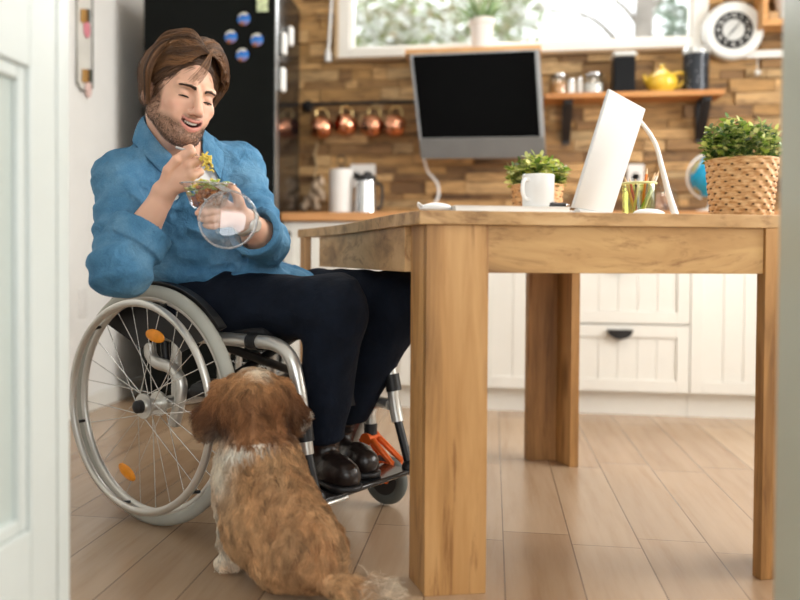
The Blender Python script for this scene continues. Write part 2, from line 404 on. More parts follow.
# open panelled door on the left, swung into the hall
d1y0, d1y1 = .42, 1.258; xd = DL-.0; th = .04
m = MB(); st = .078
m.bx(xd-th, xd, d1y0, d1y0+st, .01, 2.04); m.bx(xd-th, xd, d1y1-st, d1y1, .01, 2.04)
for a, b in ((.01, .27), (.965, 1.12), (1.9, 2.04)): m.bx(xd-th, xd, d1y0+st, d1y1-st, a, b)
d1 = struct(obj('door_1', m, doorp, bevel=.003))
for a, b in ((.27, .965), (1.12, 1.9)):
    q = MB(); y0, y1 = d1y0+st, d1y1-st; w = .022
    for (ya, yb, za, zb) in ((y0, y0+w, a, b), (y1-w, y1, a, b), (y0+w, y1-w, a, a+w), (y0+w, y1-w, b-w, b)): q.bx(xd-th+.006, xd-.006, ya, yb, za, zb)
    obj('panel_molding', q, doorp, d1, bevel=.004)
    obj('panel', MB().bx(xd-th+.014, xd-.016, y0+w, y1-w, a+w, b-w), mat('frosted pale glass', (.50, .56, .53), rough=.25, vary=.02), d1)
# ---- back wall: reclaimed wood strips
W0 = Pwy(336, 61.5, WB); W1 = Pwy(706, 49, WB); wx0, wx1, wz0, wz1 = W0.x, W1.x, (W0.z+W1.z)/2, 2.46
def clad_mat():
    m = bpy.data.materials.new('reclaimed wood strips'); m.use_nodes = True; t = NT(m); b = t.n['Principled BSDF']
    g = t.add('ShaderNodeNewGeometry'); wn = t.add('ShaderNodeTexWhiteNoise'); wn.noise_dimensions = '1D'; t.link(g.outputs['Random Per Island'], wn.inputs['W'])
    r0 = ramp(t, g.outputs['Random Per Island'], [(0, srgb('#6b4d2c')), (.2, srgb('#8a6a43')), (.45, srgb('#a5814f')), (.65, srgb('#b8925e')), (.85, srgb('#cba877')), (1, srgb('#a08a66'))])
    ad = t.add('ShaderNodeVectorMath', operation='ADD'); v = coords(t, (5, 16, 34)); t.link(v, ad.inputs[0]); t.link(wn.outputs['Color'], ad.inputs[1])
    n1 = t.add('ShaderNodeTexNoise', Scale=1.5, Detail=7.0, Roughness=.65, Distortion=.6); t.link(ad.outputs[0], n1.inputs['Vector'])
    r1 = ramp(t, n1.outputs['Fac'], [(.32, (.22, .16, .10, 1)), (.46, (.85, .80, .74, 1)), (.66, (1.25, 1.2, 1.12, 1))])
    mx = t.add('ShaderNodeMix', data_type='RGBA', blend_type='MULTIPLY'); mx.inputs[0].default_value = 1
    t.link(r0.outputs['Color'], mx.inputs[6]); t.link(r1.outputs['Color'], mx.inputs[7]); t.link(mx.outputs[2], b.inputs['Base Color'])
    b.inputs['Roughness'].default_value = .6
    bp = t.add('ShaderNodeBump', Strength=.5, Distance=.01); t.link(n1.outputs['Fac'], bp.inputs['Height']); t.link(bp.outputs['Normal'], b.inputs['Normal']); return m
m = MB(); z = .86; rr_ = random.Random(3)
while z < CEIL:
    h = rr_.choice([.032, .038, .045, .05, .058, .066]); z2 = min(z+h, CEIL); x = WL-.1*rr_.random()
    while x < WR:
        L = rr_.uniform(.06, .36); xa, xb = max(x, WL), min(x+L, WR); x += L
        d = rr_.uniform(.0, .026)
        segs = [(xa, xb)]
        if z2 > wz0 and z < wz1:
            segs = [(max(xa, WL), min(xb, wx0)), (max(xa, wx1), xb)]
            if z < wz0-.004 and xb > wx0 and xa < wx1: m.bx(max(xa, wx0), min(xb, wx1), WB-.012-d, WB+.06, z+.0008, wz0-.012)
            if z2 > wz1+.004 and xb > wx0 and xa < wx1: m.bx(max(xa, wx0), min(xb, wx1), WB-.012-d, WB+.06, wz1, z2-.0008)
        for a, b in segs:
            if b-a > .004:
                za, zb = z, z2
                m.bx(a+.0022, b-.0022, WB-.004-d, WB+.06, za+.0016, zb-.0016)
    z = z2
for (a, b, c, d) in ((WL, wx0, .86, CEIL), (wx1, WR, .86, CEIL), (wx0, wx1, .86, wz0-.012), (wx0, wx1, wz1, CEIL)): m.bx(a, b, WB+.001, WB+.07, c, d)
clad = struct(obj('wall_back', m, clad_mat(), bevel=.0015, ang=30, at=(0, WB, .86)))
struct(obj('wall_back_base', MB().bx(WL, WR, WB, WB+.06, 0, .86), white_wall, smooth=False))
# hide slivers between strips above/below the opening
# ---- window in the back wall
fy0, fy1 = WB-.045, WB+.03
m = MB(); sx = Pwy(351, 30, WB).x; ex = Pwy(691, 30, WB).x; gz = Pwy(560, 43.5, WB).z
m.bx(wx0+.02, sx, fy0, fy1, wz0+.004, wz1); m.bx(ex, wx1, fy0, fy1, wz0+.004, wz1); m.bx(sx, ex, fy0, fy1, wz0+.004, gz); m.bx(sx, ex, fy0, fy1, wz1-.06, wz1)
# inner sash bead
m.bx(sx, sx+.016, fy0+.02, fy1, gz, wz1-.06); m.bx(ex-.012, ex, fy0+.02, fy1, gz, wz1-.06); m.bx(sx+.016, ex-.012, fy0+.02, fy1, gz, gz+.012)
w1 = struct(obj('window_1', m, mat('white window plastic', (.82, .80, .75), rough=.3, vary=.01), bevel=.003))
obj('window_pane', MB().bx(sx+.016, ex-.012, WB, WB+.006, gz+.012, wz1-.06), glass, w1, smooth=False)
struct(obj('trim_3', MB().bx(wx0-.0, wx0+.02, WB-.05, WB+.03, wz0, wz1), mat('pale pine strip', (.55, .40, .24), rough=.5), bevel=.002))
struct(obj('trim_4', MB().bx(wx0, wx1, WB-.06, WB+.03, wz0-.014, wz0+.004), mat('brown window ledge', (.30, .19, .10), rough=.5), bevel=.002))
# unseen hall behind the camera: added to cut sky light, opening left for fill
m = MB(); HX0, HX1, HY = -2.1, 2.2, -1.5
m.bx(HX0, HX1, HY, HALL, 2.5, 2.58); struct(obj('ceiling_hall', m, white_wall, smooth=False))
struct(obj('wall_hall_left', MB().bx(HX0-.1, HX0, HY, HALL, 0, 2.5), white_wall, smooth=False))
m = MB(); m.bx(HX1, HX1+.1, HY, HALL, 0, 2.5); struct(obj('wall_hall_right', m, white_wall, smooth=False))
m = MB(); m.bx(HX0, -1.2, HY-.1, HY, 0, 2.5); m.bx(1.6, HX1, HY-.1, HY, 0, 2.5); m.bx(-1.2, 1.6, HY-.1, HY, 0, .5); m.bx(-1.2, 1.6, HY-.1, HY, 2.3, 2.5); struct(obj('wall_hall_back', m, white_wall, smooth=False))
# ---- light
wd = bpy.data.worlds.new('daylight'); SC.world = wd; wd.use_nodes = True
bg = wd.node_tree.nodes['Background']; bg.inputs['Color'].default_value = (.93, .97, 1.0, 1); bg.inputs['Strength'].default_value = 2.6
def area(name, loc, rot, sx_, sy_, e, col=(1, 1, 1), spread=180):
    l = bpy.data.lights.new(name, 'AREA'); l.shape = 'RECTANGLE'; l.size = sx_; l.size_y = sy_; l.energy = e; l.color = col; l.spread = R(spread)
    o = bpy.data.objects.new(name, l); COL.objects.link(o); o.location = loc; o.rotation_euler = rot; return o
area('right_window_daylight', (WR+.25, (ry0+ry1)/2, (rz0+rz1)/2+.1), (0, R(90), 0), 1.4, 1.6, 118, (1, .97, .92))
area('back_window_daylight', ((wx0+wx1)/2, WB+.5, (wz0+wz1)/2+.55), (R(-60), 0, 0), 2.0, 1.0, 75, (.97, .98, 1))
area('hall_fill_light', (.2, HY-.25, 1.4), (R(90), 0, 0), 2.6, 1.7, 24, (1, .98, .95))  # added fill from behind the camera; no window is known there
area('ceiling_fill_light', (.4, 2.7, CEIL-.02), (0, 0, 0), .5, .5, 16, (1, .93, .84))  # added fill under the ceiling; no lamp is seen there
# ================================================================ CABINETS, WORKTOP, FRIDGE
WT = .89
x_units = [(-.96, -.36, 'door1'), (-.36, .24, 'door2'), (.24, .84, 'drawers'), (.84, 1.44, 'door1')]
def front(mb_parent, name, x0, x1, z0, z1):
    y1 = CAB; fr = .052; m = MB()
    g = .002
    x0 += g; x1 -= g; z0 += g; z1 -= g
    m.bx(x0, x0+fr, y1, y1+.018, z0, z1); m.bx(x1-fr, x1, y1, y1+.018, z0, z1); m.bx(x0+fr, x1-fr, y1, y1+.018, z0, z0+fr); m.bx(x0+fr, x1-fr, y1, y1+.018, z1-fr, z1)
    n = max(2, round((x1-x0-2*fr)/.085)); w = (x1-x0-2*fr)/n
    for i in range(n): m.bx(x0+fr+i*w+.001, x0+fr+(i+1)*w-.001, y1+.007, y1+.018, z0+fr, z1-fr)
    m.bx(x0+fr, x1-fr, y1+.012, y1+.018, z0+fr, z1-fr)
    return obj(name, m, white_cab, mb_parent, bevel=.0018, ang=30)
def moon_handle(parent, x, z):
    pts = [(x-.052, CAB-.001, z)]+[(x-.052*math.cos(a), CAB-.001, z-.036*math.sin(a)) for a in np.linspace(.15, math.pi-.15, 12)]+[(x+.052, CAB-.001, z)]
    m = MB().extr(pts, (0, -.02, 0)); m.bx(x-.055, x+.055, CAB-.024, CAB, z, z+.005)
    return obj('handle', m, black_m, parent, bevel=.001, label='black half-moon handle')
cl = {0: 'ivory cabinet beside the black refrigerator, behind the seated man, with round black knob', 1: 'ivory two-door cabinet seen between the near and far legs of the table',
      2: 'ivory drawer cabinet with black half-moon handle, seen beneath the table', 3: 'ivory cabinet with one tall grooved door right of the drawers', 4: 'ivory grooved door cabinet at the far right end behind the door frame'}
for i, (a, b, kind) in enumerate(x_units):
    t = thing('base_cabinet', cl[i], 'cabinet', ((a+b)/2, CAB+.29, 0), 0, 'ivory base cabinets under the worktop')
    obj('cabinet_body', MB().bx(a+.001, b-.001, CAB+.02, WB-.03, .10, .848), white_cab, t, smooth=False)
    obj('plinth', MB().bx(a+.001, b-.001, CAB+.045, CAB+.06, .0, .098), white_cab, t, smooth=False)
    if kind == 'drawers':
        for (z0, z1) in ((.105, .398), (.402, .70), (.704, .845)):
            d = front(t, 'drawer', a, b, z0, z1); moon_handle(d, (a+b)/2+.008, z1-.028 if z1 > .41 else .372)
    elif kind == 'door2':
        for (p, q, kx) in ((a, (a+b)/2, (a+b)/2-.03), ((a+b)/2, b, (a+b)/2+.03)):
            d = front(t, 'door', p, q, .105, .845); obj('knob', MB().lathe([(.006, 0), (.006, .012), (.014, .018), (.014, .024), (.008, .028)], (kx, CAB, .79), (0, -1, 0)), black_m, d)
    else:
        d = front(t, 'door', a, b, .105, .845)
        kx = a+.03 if i == 0 else b-.03
        obj('knob', MB().lathe([(.006, 0), (.006, .012), (.015, .018), (.015, .024), (.008, .028)], (kx, CAB, .79), (0, -1, 0)), black_m, d, label='round black knob')
m = MB().bx(-.965, 1.46, CAB-.022, WB-.03, .85, WT)
tag(obj('worktop', m, wood('worktop oak', 0, '#a9743f', '#c78f5a', '#d9a672', knots=False), bevel=.003), 'long oak worktop running along the wood-strip wall over the ivory cabinets', 'worktop')
# fridge
fx0, fx1, fy = -1.594, -.968, 3.72; fh = 1.93
t = thing('refrigerator', 'tall glossy black refrigerator with round magnets on its door', 'refrigerator', ((fx0+fx1)/2, 4.0, 0))
gb = mat('glossy black enamel', (.008, .008, .008), rough=.12, vary=.1, spec=.5)
gbd = mat('black refrigerator door', (.006, .007, .0065), rough=.22, vary=.1, spec=.08)
obj('cabinet_body', MB().bx(fx0+.004, fx1, fy+.06, 4.2, .03, fh), gb, t, bevel=.004)
obj('freezer_door', MB().bx(fx0, fx1-.004, fy, fy+.055, .05, .70), gbd, t, bevel=.006)
obj('door', MB().bx(fx0, fx1-.004, fy, fy+.055, .71, fh), gbd, t, bevel=.006)
obj('door_edge_strip', MB().bx(fx1-.004, fx1-.0005, fy+.006, fy+.05, .05, fh), mat('brushed steel', (.55, .57, .58), rough=.3, metal=1), t, label='slim steel strip on the door edge')
obj('foot_plinth', MB().bx(fx0+.02, fx1-.02, fy+.08, 4.15, 0, .03), black_p, t)
def magnet_mat():
    m = bpy.data.materials.new('souvenir magnet print'); m.use_nodes = True; t = NT(m); b = t.n['Principled BSDF']
    v = coords(t, (1, 1, 1)); s = t.add('ShaderNodeSeparateXYZ'); t.link(v, s.inputs[0]); n = t.add('ShaderNodeTexNoise', Scale=70.0, Detail=2.0); t.link(v, n.inputs['Vector'])
    a = t.add('ShaderNodeMath', operation='MULTIPLY_ADD'); t.link(n.outputs['Fac'], a.inputs[0]); a.inputs[1].default_value = .05
    t.link(s.outputs['Z'], a.inputs[2])
    r = ramp(t, a.outputs[0], [(.02, srgb('#c9762f')), (.032, srgb('#a4633a')), (.042, srgb('#2f7fd0')), (.066, srgb('#1d5fb8')), (.078, srgb('#d9d6c4'))]); t.link(r.outputs['Color'], b.inputs['Base Color']); b.inputs['Roughness'].default_value = .15
    return m
mm = magnet_mat()
ml = ['round blue glass magnet at the top of the diamond of four on the black door', 'round blue glass magnet at the left of the diamond of four on the black door', 'round blue glass magnet nearest the door edge in the diamond of four', 'round blue magnet with orange rim below the other three round ones']
for k, (px, py) in enumerate([(244, 19), (231, 37), (257, 40), (242.5, 55)]):
    c = Pwy(px, py, fy); r_ = .030
    q = MB().lathe([(r_*.9, 0), (r_, .003), (r_*.9, .008), (r_*.5, .0115), (0.0001, .0125)], (0, 0, r_), (0, -1, 0), 24)
    o = obj('fridge_magnet', q, mm, world=False); o.location = (c.x, fy, c.z-r_)
    tag(o, ml[k], 'magnet', 'round souvenir magnets on the refrigerator door')
c = Pwy(262.5, 4, fy)
tag(obj('postcard_magnet', MB().bx(c.x-.026, c.x+.026, fy-.005, fy, c.z-.035, c.z+.04), mat('pale green printed magnet', (.55, .62, .38), rough=.4, vary=.5, vscale=60), bevel=.001), 'small pale green rectangular magnet above the round ones', 'magnet')
# white clip magnets on the side of the fridge
for k, (px, py, hh) in enumerate([(281.0, 44, .052), (287.8, 36.5, .046), (280.0, 80, .056)]):
    c = Pwx(px, py, fx1)
    q = MB().box((0, 0, hh), (.026, .045, hh*2)); o = obj('clip_magnet', q, mat('white plastic', (.8, .8, .78), rough=.35, vary=.02), world=False, bevel=.010); o.location = (fx1+.013, c.y, c.z-hh)
    tag(o, ['white clip on the refrigerator side, upper pair, nearer the door', 'white clip on the refrigerator side, upper pair, nearer the wall', 'lone white clip on the refrigerator side below the pair'][k], 'clip', 'white clips on the refrigerator side')
# ================================================================ TABLE
def C3(X, D, z): return (X, D, z)
NL, NR, FR, FL = (.128, 1.688), (1.025, 1.822), (.77, 2.91), (-.198, 2.92)
left_curve = [NL, (.085, 1.85), (.044, 2.05), (-.002, 2.30), (-.075, 2.58), FL]
lc = [(p.x, p.y) for p in smooth_path([(a, b, 0) for a, b in left_curve], 5)]
t = thing('dining_table', 'oak table with thick square top and broad plank legs', 'table', c2w((.35, 2.2, 0)))
ZT = .779; ZB = .751; ZA = .654
oakTop = wood('oak table top', 0, '#8a6840', '#bb9362', '#cfaa7b', rough=.4)
obj('tabletop', MB().prism(lc+[FR, NR], ZB, ZT), oakTop, t, cam_frame=True, bevel=.0015, ang=30)
def off(poly, d):      # push a polyline sideways
    out = []
    for i, p in enumerate(poly):
        a = poly[max(i-1, 0)]; b = poly[min(i+1, len(poly)-1)]; tx, ty = b[0]-a[0], b[1]-a[1]; l = math.hypot(tx, ty)
        out.append((p[0]+ty/l*d, p[1]-tx/l*d))
    return out
fd = Vector((NR[0]-NL[0], NR[1]-NL[1])).normalized(); fn_ = Vector((-fd.y, fd.x))
ld = Vector((lc[3][0]-lc[0][0], lc[3][1]-lc[0][1])).normalized()
rd = Vector((FR[0]-NR[0], FR[1]-NR[1])).normalized(); bd = Vector((FR[0]-FL[0], FR[1]-FL[1])).normalized()
# near leg: front board and side board
A = Vector((.143, 1.702)); wth = .03
fb = [A, A+fd*.129, A+fd*.129+fn_*wth, A+fn_*wth]
g = obj('leg', MB().prism([tuple(p) for p in fb], 0, ZB), oakZ, t, cam_frame=True, bevel=.0012)
A2 = A+fn_*(wth+.0005)
obj('leg_return', MB().prism([tuple(A2+ld*0), tuple(A2+fd*wth), tuple(A2+fd*wth+ld*.075), tuple(A2+ld*.075)], 0, ZB), oakZ, g, cam_frame=True, bevel=.0012)
# right leg: front board seen by its left edge
B0 = Vector(((765.5-CX)/FPX*1.80, 1.80))
g = obj('leg', MB().prism([tuple(B0), tuple(B0+fd*.129), tuple(B0+fd*.129+fn_*.03), tuple(B0+fn_*.03)], 0, ZB), oakZ, t, cam_frame=True, bevel=.0012)
B1 = B0+fd*.129+fn_*.0305
obj('leg_return', MB().prism([tuple(B1), tuple(B1-fd*.03), tuple(B1-fd*.03+rd*.1), tuple(B1+rd*.1)], 0, ZB), oakZ, g, cam_frame=True, bevel=.001)
# far right leg: inside of the L faces us
E = Vector(((580.5-CX)/FPX*2.775, 2.775))
sb = [E, E+rd*.13, E+rd*.13-bd*.028, E-bd*.028]
g = obj('leg', MB().prism([tuple(p) for p in sb], 0, ZB), oakZ, t, cam_frame=True, bevel=.001)
G0 = E+rd*.10-bd*.0285
obj('leg_return', MB().prism([tuple(G0), tuple(G0+rd*.03), tuple(G0+rd*.03-bd*.095), tuple(G0-bd*.095)], 0, ZB), oakZ, g, cam_frame=True, bevel=.001)
# far left leg
H = Vector(((305.2-CX)/FPX*2.84, 2.84)); l2 = Vector((lc[-1][0]-lc[-4][0], lc[-1][1]-lc[-4][1])).normalized()
H2 = H+Vector((.012, .0))
g = obj('leg', MB().prism([tuple(H), tuple(H+bd*.0195), tuple(H+bd*.0195+l2*.06), tuple(H+l2*.06)], 0, ZB), oakZ, t, cam_frame=True, bevel=.001)
# aprons
F0 = A+fd*.130+fn_*.006; F1 = B0-fd*.001+fn_*.006
obj('front_apron', MB().prism([tuple(F0), tuple(F1), tuple(F1+fn_*.022), tuple(F0+fn_*.022)], ZA, ZB), wood('oak apron', 0, '#7b5732', '#b48a56', '#cba36c', sc=.6), t, cam_frame=True, bevel=.001)
i0 = [p for p in off(lc, .012) if p[1] > A2.y+.078 and p[1] < 2.80]; i1 = [p for p in off(lc, .034) if p[1] > A2.y+.078 and p[1] < 2.80]
obj('side_apron', MB().prism(i0+i1[::-1], ZA, ZB), wood('oak side apron', 1, '#8a6840', '#bb9362', '#cfaa7b', sc=.7), t, cam_frame=True, bevel=.001)
Q0 = Vector(FL)+bd*.10-Vector((0, .05)); Q1 = G0-bd*.12+rd*.0
obj('back_apron', MB().prism([tuple(Q0), tuple(Q1), tuple(Q1+Vector((0, .022))), tuple(Q0+Vector((0, .022)))], ZA, ZB), oakH, t, cam_frame=True, bevel=.001)
S0 = B1-fd*.025+rd*.105; S1 = E-rd*.005-bd*.02
obj('side_apron', MB().prism([tuple(S0), tuple(S0+fd*.022), tuple(S1+fd*.022), tuple(S1)], ZA, ZB), oakY, t, cam_frame=True, bevel=.001)
# ================================================================ THINGS ON THE BACK WALL
copper = mat('polished copper', (.78, .36, .22), rough=.18, metal=1, vary=.06)
brass = mat('brass handle', (.72, .52, .24), rough=.25, metal=1)
steel = mat('steel', (.62, .63, .64), rough=.22, metal=1)
ceramic = mat('white ceramic', (.82, .81, .79), rough=.25, vary=.01)
plastic_w = mat('white plastic cable', (.8, .8, .79), rough=.4, vary=.01)
WF = WB-.03     # face of the strips
# rail
a = Pwy(306, 104.5, WF-.05); b = Pwy(420, 101.5, WF-.05); zr = (a.z+b.z)/2
q = MB().cyl((a.x, WF-.05, zr), (b.x+.1, WF-.05, zr), .0085, seg=12)
rail = thing('hanging_rail', 'black metal rod rail on the wood-strip wall above the mugs', 'rail', (a.x+.3, WF-.05, zr-.01))
obj('rod', q, black_m, rail)
for x in (a.x, b.x+.1):
    obj('flange', MB().lathe([(.03, 0), (.03, .006), (.014, .012), (.014, .058)], (x, WF+.002, zr), (0, -1, 0), 20), black_m, rail)
mug_lab = ['copper mug at the left end of the black rail, tilted to the right', 'copper mug second from the flange, between the tilted mug and the third mug', 'copper mug with angular brass handle, third from the rail flange', 'copper mug with brass handle nearest the big dark screen']
def copper_mug():
    t_ = thing('copper_mug', mug_lab[0], 'mug', (0, 0, 0), 0, 'copper mugs hanging from the black rail')
    prof = [(.001, 0), (.026, 0), (.036, .008), (.044, .03), (.044, .05), (.038, .074), (.036, .078), (.034, .078), (.036, .072), (.041, .05), (.041, .03), (.033, .011), (.001, .004)]
    o = obj('cup', MB().lathe(prof, seg=28), copper, t_, world=False, ang=50)
    h = smooth_path([(.036, 0, .068), (.062, 0, .072), (.075, 0, .052), (.070, 0, .03), (.043, 0, .018)], 6)
    obj('handle', MB().tube(h, .0045, 8), brass, t_, world=False)
    return t_
mugp = copper_mug()
for k, (px, py, tlt, rz) in enumerate([(322, 127.5, -68, 20), (346, 125, -64, 35), (372.5, 126, -60, -10), (395, 126, -62, 5)]):
    o = mugp if k == 0 else dup(mugp)
    o['label'] = mug_lab[k]
    c = Pwy(px, py, WF-.062); E_ = Matrix.Rotation(R(rz), 4, 'Z') @ Matrix.Rotation(R(tlt-15), 4, 'Y')
    o.rotation_euler = E_.to_euler(); off_ = E_ @ Vector((0, 0, .04*1.25)); o.location = c-off_; o.scale = (1.25,)*3
    hk = MB().tube(smooth_path([(c.x, WF-.06, zr+.012), (c.x, WF-.064, zr+.006), (c.x, WF-.064, zr-.01), (c.x+.004, WF-.058, c.z+.055), (c.x+.012, WF-.056, c.z+.042), (c.x+.016, WF-.056, c.z+.05)], 5), .0022, 6)
    tag(obj('rail_hook', hk, black_m), ['black hook holding the copper mug at the rail\'s left end', 'black hook above the second copper mug', 'black hook above the third copper mug', 'black hook above the copper mug nearest the dark screen'][k], 'hook', 'hooks on the mug rail')
# garlic braid
c = Pwy(317, 180, WF-.03); t = thing('garlic_braid', 'dried garlic braid hanging on the wood-strip wall below the copper mugs', 'garlic', (c.x, WF-.03, c.z-.15))
gar = mat('dry garlic skin', (.50, .38, .27), rough=.7, vary=.25, vscale=40); straw = mat('straw braid', (.40, .28, .15), rough=.8, vary=.3, vscale=60)
top = Pwy(315.5, 142, WF-.02)
pth = [(top.x+.006*math.sin(i*1.3), WF-.02, top.z-(top.z-c.z+.0)*i/10) for i in range(11)]
obj('braid', MB().tube(smooth_path(pth, 3), [.004+.004*abs(math.sin(i*.8)) for i in range(31)], 8), straw, t)
for k, (px, py) in enumerate([(321, 182), (315, 186), (319, 191), (311, 196), (322, 196), (315, 199), (307, 203), (304, 206), (316, 206)]):
    g_ = Pwy(px, py, WF-.035-.008*(k % 3))
    obj('bulb', MB().lathe([(.002, -.022), (.016, -.02), (.022, -.006), (.018, .008), (.008, .02), (.004, .032)], g_, (.3*math.sin(k*2), 0, 1), 14, fn=lambda i, k_, a_, h_: .0018*math.cos(5*a_)), gar, t)
# window pull strap with tassel
p0 = Pwy(332, -6, WB-.07); p1 = Pwy(328.5, 50, WB-.07)
t = thing('blind_cord', 'white blind cord with fabric end hanging beside the window', 'cord', (p1.x, p1.y, p1.z-.06))
obj('cord', MB().tube([p0, (p0.x, p0.y, p0.z), p1], .0075, 8), plastic_w, t)
obj('tassel', MB().lathe([(.002, 0), (.016, 0), (.018, .03), (.012, .055), (.006, .07)], (p1.x-.003, p1.y, p1.z-.06), seg=14), plastic_w, t)
# wall sockets
for k, (x0, y0, x1, y1) in enumerate([(350.5, 164.5, 375.5, 187), (627, 164.5, 643.5, 190)]):
    a = Pwy(x0, y0, WF); b = Pwy(x1, y1, WF); t = thing('wall_socket', ['white double wall socket behind the kettle', 'white wall socket on the strips behind the pencil holder'][k], 'socket', ((a.x+b.x)/2, WF, b.z))
    obj('plate', MB().bx(a.x, b.x, WF-.012, WF+.004, b.z, a.z), ceramic, t, bevel=.003)
    n_ = 2 if k == 0 else 1
    for j in range(n_):
        cx = a.x+(b.x-a.x)*(j+.5)/n_; obj('outlet', MB().lathe([(.021, 0), (.021, .002), (.018, .002), (.017, -.004), (.001, -.004)], (cx, WF-.012, (a.z+b.z)/2), (0, -1, 0), 20), mat('grey socket inset', (.45, .45, .44), rough=.5), t)
# ---- things on the worktop
def wt(px, wy): p = Pwy(px, 215, wy); return p.x
# paper towel
x = wt(341, 4.12); t = thing('paper_towel', 'white paper towel roll upright on a wire holder beside the kettle', 'paper towel', (x, 4.12, WT))
obj('roll', MB().lathe([(.018, .008), (.058, .008), (.058, .225), (.018, .225)], (x, 4.12, WT), seg=36), mat('paper', (.84, .83, .81), rough=.9, vary=.02, bump=.3, bscale=90), t)
obj('holder', MB().lathe([(.001, 0), (.07, 0), (.07, .007), (.001, .007)], (x, 4.12, WT), seg=32).cyl((x, 4.12, WT), (x, 4.12, WT+.25), .004, seg=8).torus((x, 4.12, WT+.27), (0, 1, .2), .022, .0032, 28, 6), black_m, t)
# kettle / coffee maker
x = wt(366, 4.1); t = thing('coffee_maker', 'small steel coffee maker with dark lid beside the paper towel', 'coffee maker', (x, 4.1, WT))
obj('body', MB().lathe([(.001, 0), (.055, 0), (.056, .02), (.052, .12), (.05, .165), (.001, .165)], (x, 4.1, WT), seg=32), mat('polished steel', (.72, .72, .72), rough=.14, metal=1), t)
obj('lid', MB().lathe([(.052, 0), (.053, .018), (.04, .03), (.012, .036), (.012, .046), (.001, .048)], (x, 4.1, WT+.165), seg=28), black_p, t)
obj('base', MB().lathe([(.001, -.001), (.06, -.001), (.06, .012), (.001, .012)], (x, 4.1, WT+.001), seg=28), black_p, t)
obj('handle', MB().tube(smooth_path([(x+.05, 4.09, WT+.155), (x+.075, 4.11, WT+.14), (x+.074, 4.11, WT+.05), (x+.054, 4.09, WT+.03)], 5), .008, 8), black_p, t)
# jar of eggs (behind the lamp)
x = wt(664, 4.08); t = thing('egg_jar', 'clear glass jar of brown eggs on the worktop behind the table lamp', 'jar', (x, 4.08, WT))
jg = clear('jar glass', (.97, .98, .98), refl=.06)
obj('jar_glass', MB().lathe([(.001, 0), (.062, 0), (.066, .01), (.066, .085), (.05, .105), (.046, .105), (.062, .083), (.062, .012), (.001, .004)], (x, 4.08, WT), seg=32), jg, t)
obj('lid', MB().lathe([(.054, .105), (.056, .115), (.05, .125), (.018, .13), (.012, .14), (.016, .152), (.001, .156)], (x, 4.08, WT), seg=24), jg, t)
for k, (dx, dy, dz) in enumerate([(-.03, -.02, .026), (.03, -.022, .026), (0, .03, .026), (-.026, .0, .066), (.026, .008, .066), (0, -.03, .062)]):
    o = obj('egg', MB().ball((0, 0, .026), .022, (1, 1, 1.2), 16, 10), mat('brown eggshell', (.60, .33, .19), rough=.45, vary=.06), world=False); o.location = (x+dx, 4.08+dy, WT+dz-.02)
    tag(o, 'brown egg inside the clear glass jar on the worktop', 'egg', 'eggs in the glass jar')
# globe
gc = Pwy(711.5, 177, 4.0); t = thing('desk_globe', 'blue desk globe on a white stand partly hidden by the large woven planter', 'globe', (gc.x, 4.0, WT))
def globe_mat():
    m = bpy.data.materials.new('globe print'); m.use_nodes = True; t_ = NT(m); b = t_.n['Principled BSDF']; v = coords(t_, (7, 7, 7)); n = t_.add('ShaderNodeTexNoise', Scale=1.0, Detail=5.0); t_.link(v, n.inputs['Vector'])
    r = ramp(t_, n.outputs['Fac'], [(.5, srgb('#1fa3d4')), (.52, srgb('#cdbb84')), (.62, srgb('#8fb26b'))]); t_.link(r.outputs['Color'], b.inputs['Base Color']); b.inputs['Roughness'].default_value = .25; return m
obj('sphere', MB().ball(gc, .092, seg=40, rings=24), globe_mat(), t)
ax = Vector((math.sin(.4), 0, math.cos(.4)))
pts = [gc+Matrix.Rotation(a_, 3, 'Y') @ ax*.104 for a_ in np.linspace(0, -math.pi, 26)]
obj('meridian_arm', MB().tube(pts, .005, 8), ceramic, t)
obj('stand', MB().lathe([(.001, 0), (.07, 0), (.066, .012), (.02, .024), (.012, .04), (.012, gc.z-WT-.11)], (gc.x, 4.0, WT), seg=28), ceramic, t)
# ================================================================ WALL SHELF AND ITS THINGS
s0 = Pwy(544, 97, WF-.16); s1 = Pwy(724, 95, WF-.16); zs = s0.z+.014
sh = thing('wall_shelf', 'oak wall shelf on two black brackets below the window', 'shelf', ((s0.x+s1.x)/2, WF-.09, zs-.03))
obj('shelf_board', MB().bx(s0.x, s1.x, WF-.18, WF+.002, zs-.026, zs), wood('shelf wood', 0, '#99622f', '#bd8046', '#d19a5c', knots=False), sh, bevel=.003)
for px in (567.5, 704):
    c = Pwy(px, 110, WF-.08).x; q = MB().bx(c-.021, c+.021, WF-.012, WF+.002, zs-.225, zs-.026); q.bx(c-.021, c+.021, WF-.15, WF-.012, zs-.034, zs-.026)
    q.extr([(c-.02, WF-.012, zs-.20), (c-.02, WF-.02, zs-.21), (c-.02, WF-.14, zs-.045), (c-.02, WF-.14, zs-.034), (c-.02, WF-.125, zs-.034)], (.04, 0, 0))
    obj('bracket', q, black_m, sh, bevel=.001)
def shx(px, dy=.10): return Pwy(px, 92, WF-dy).x
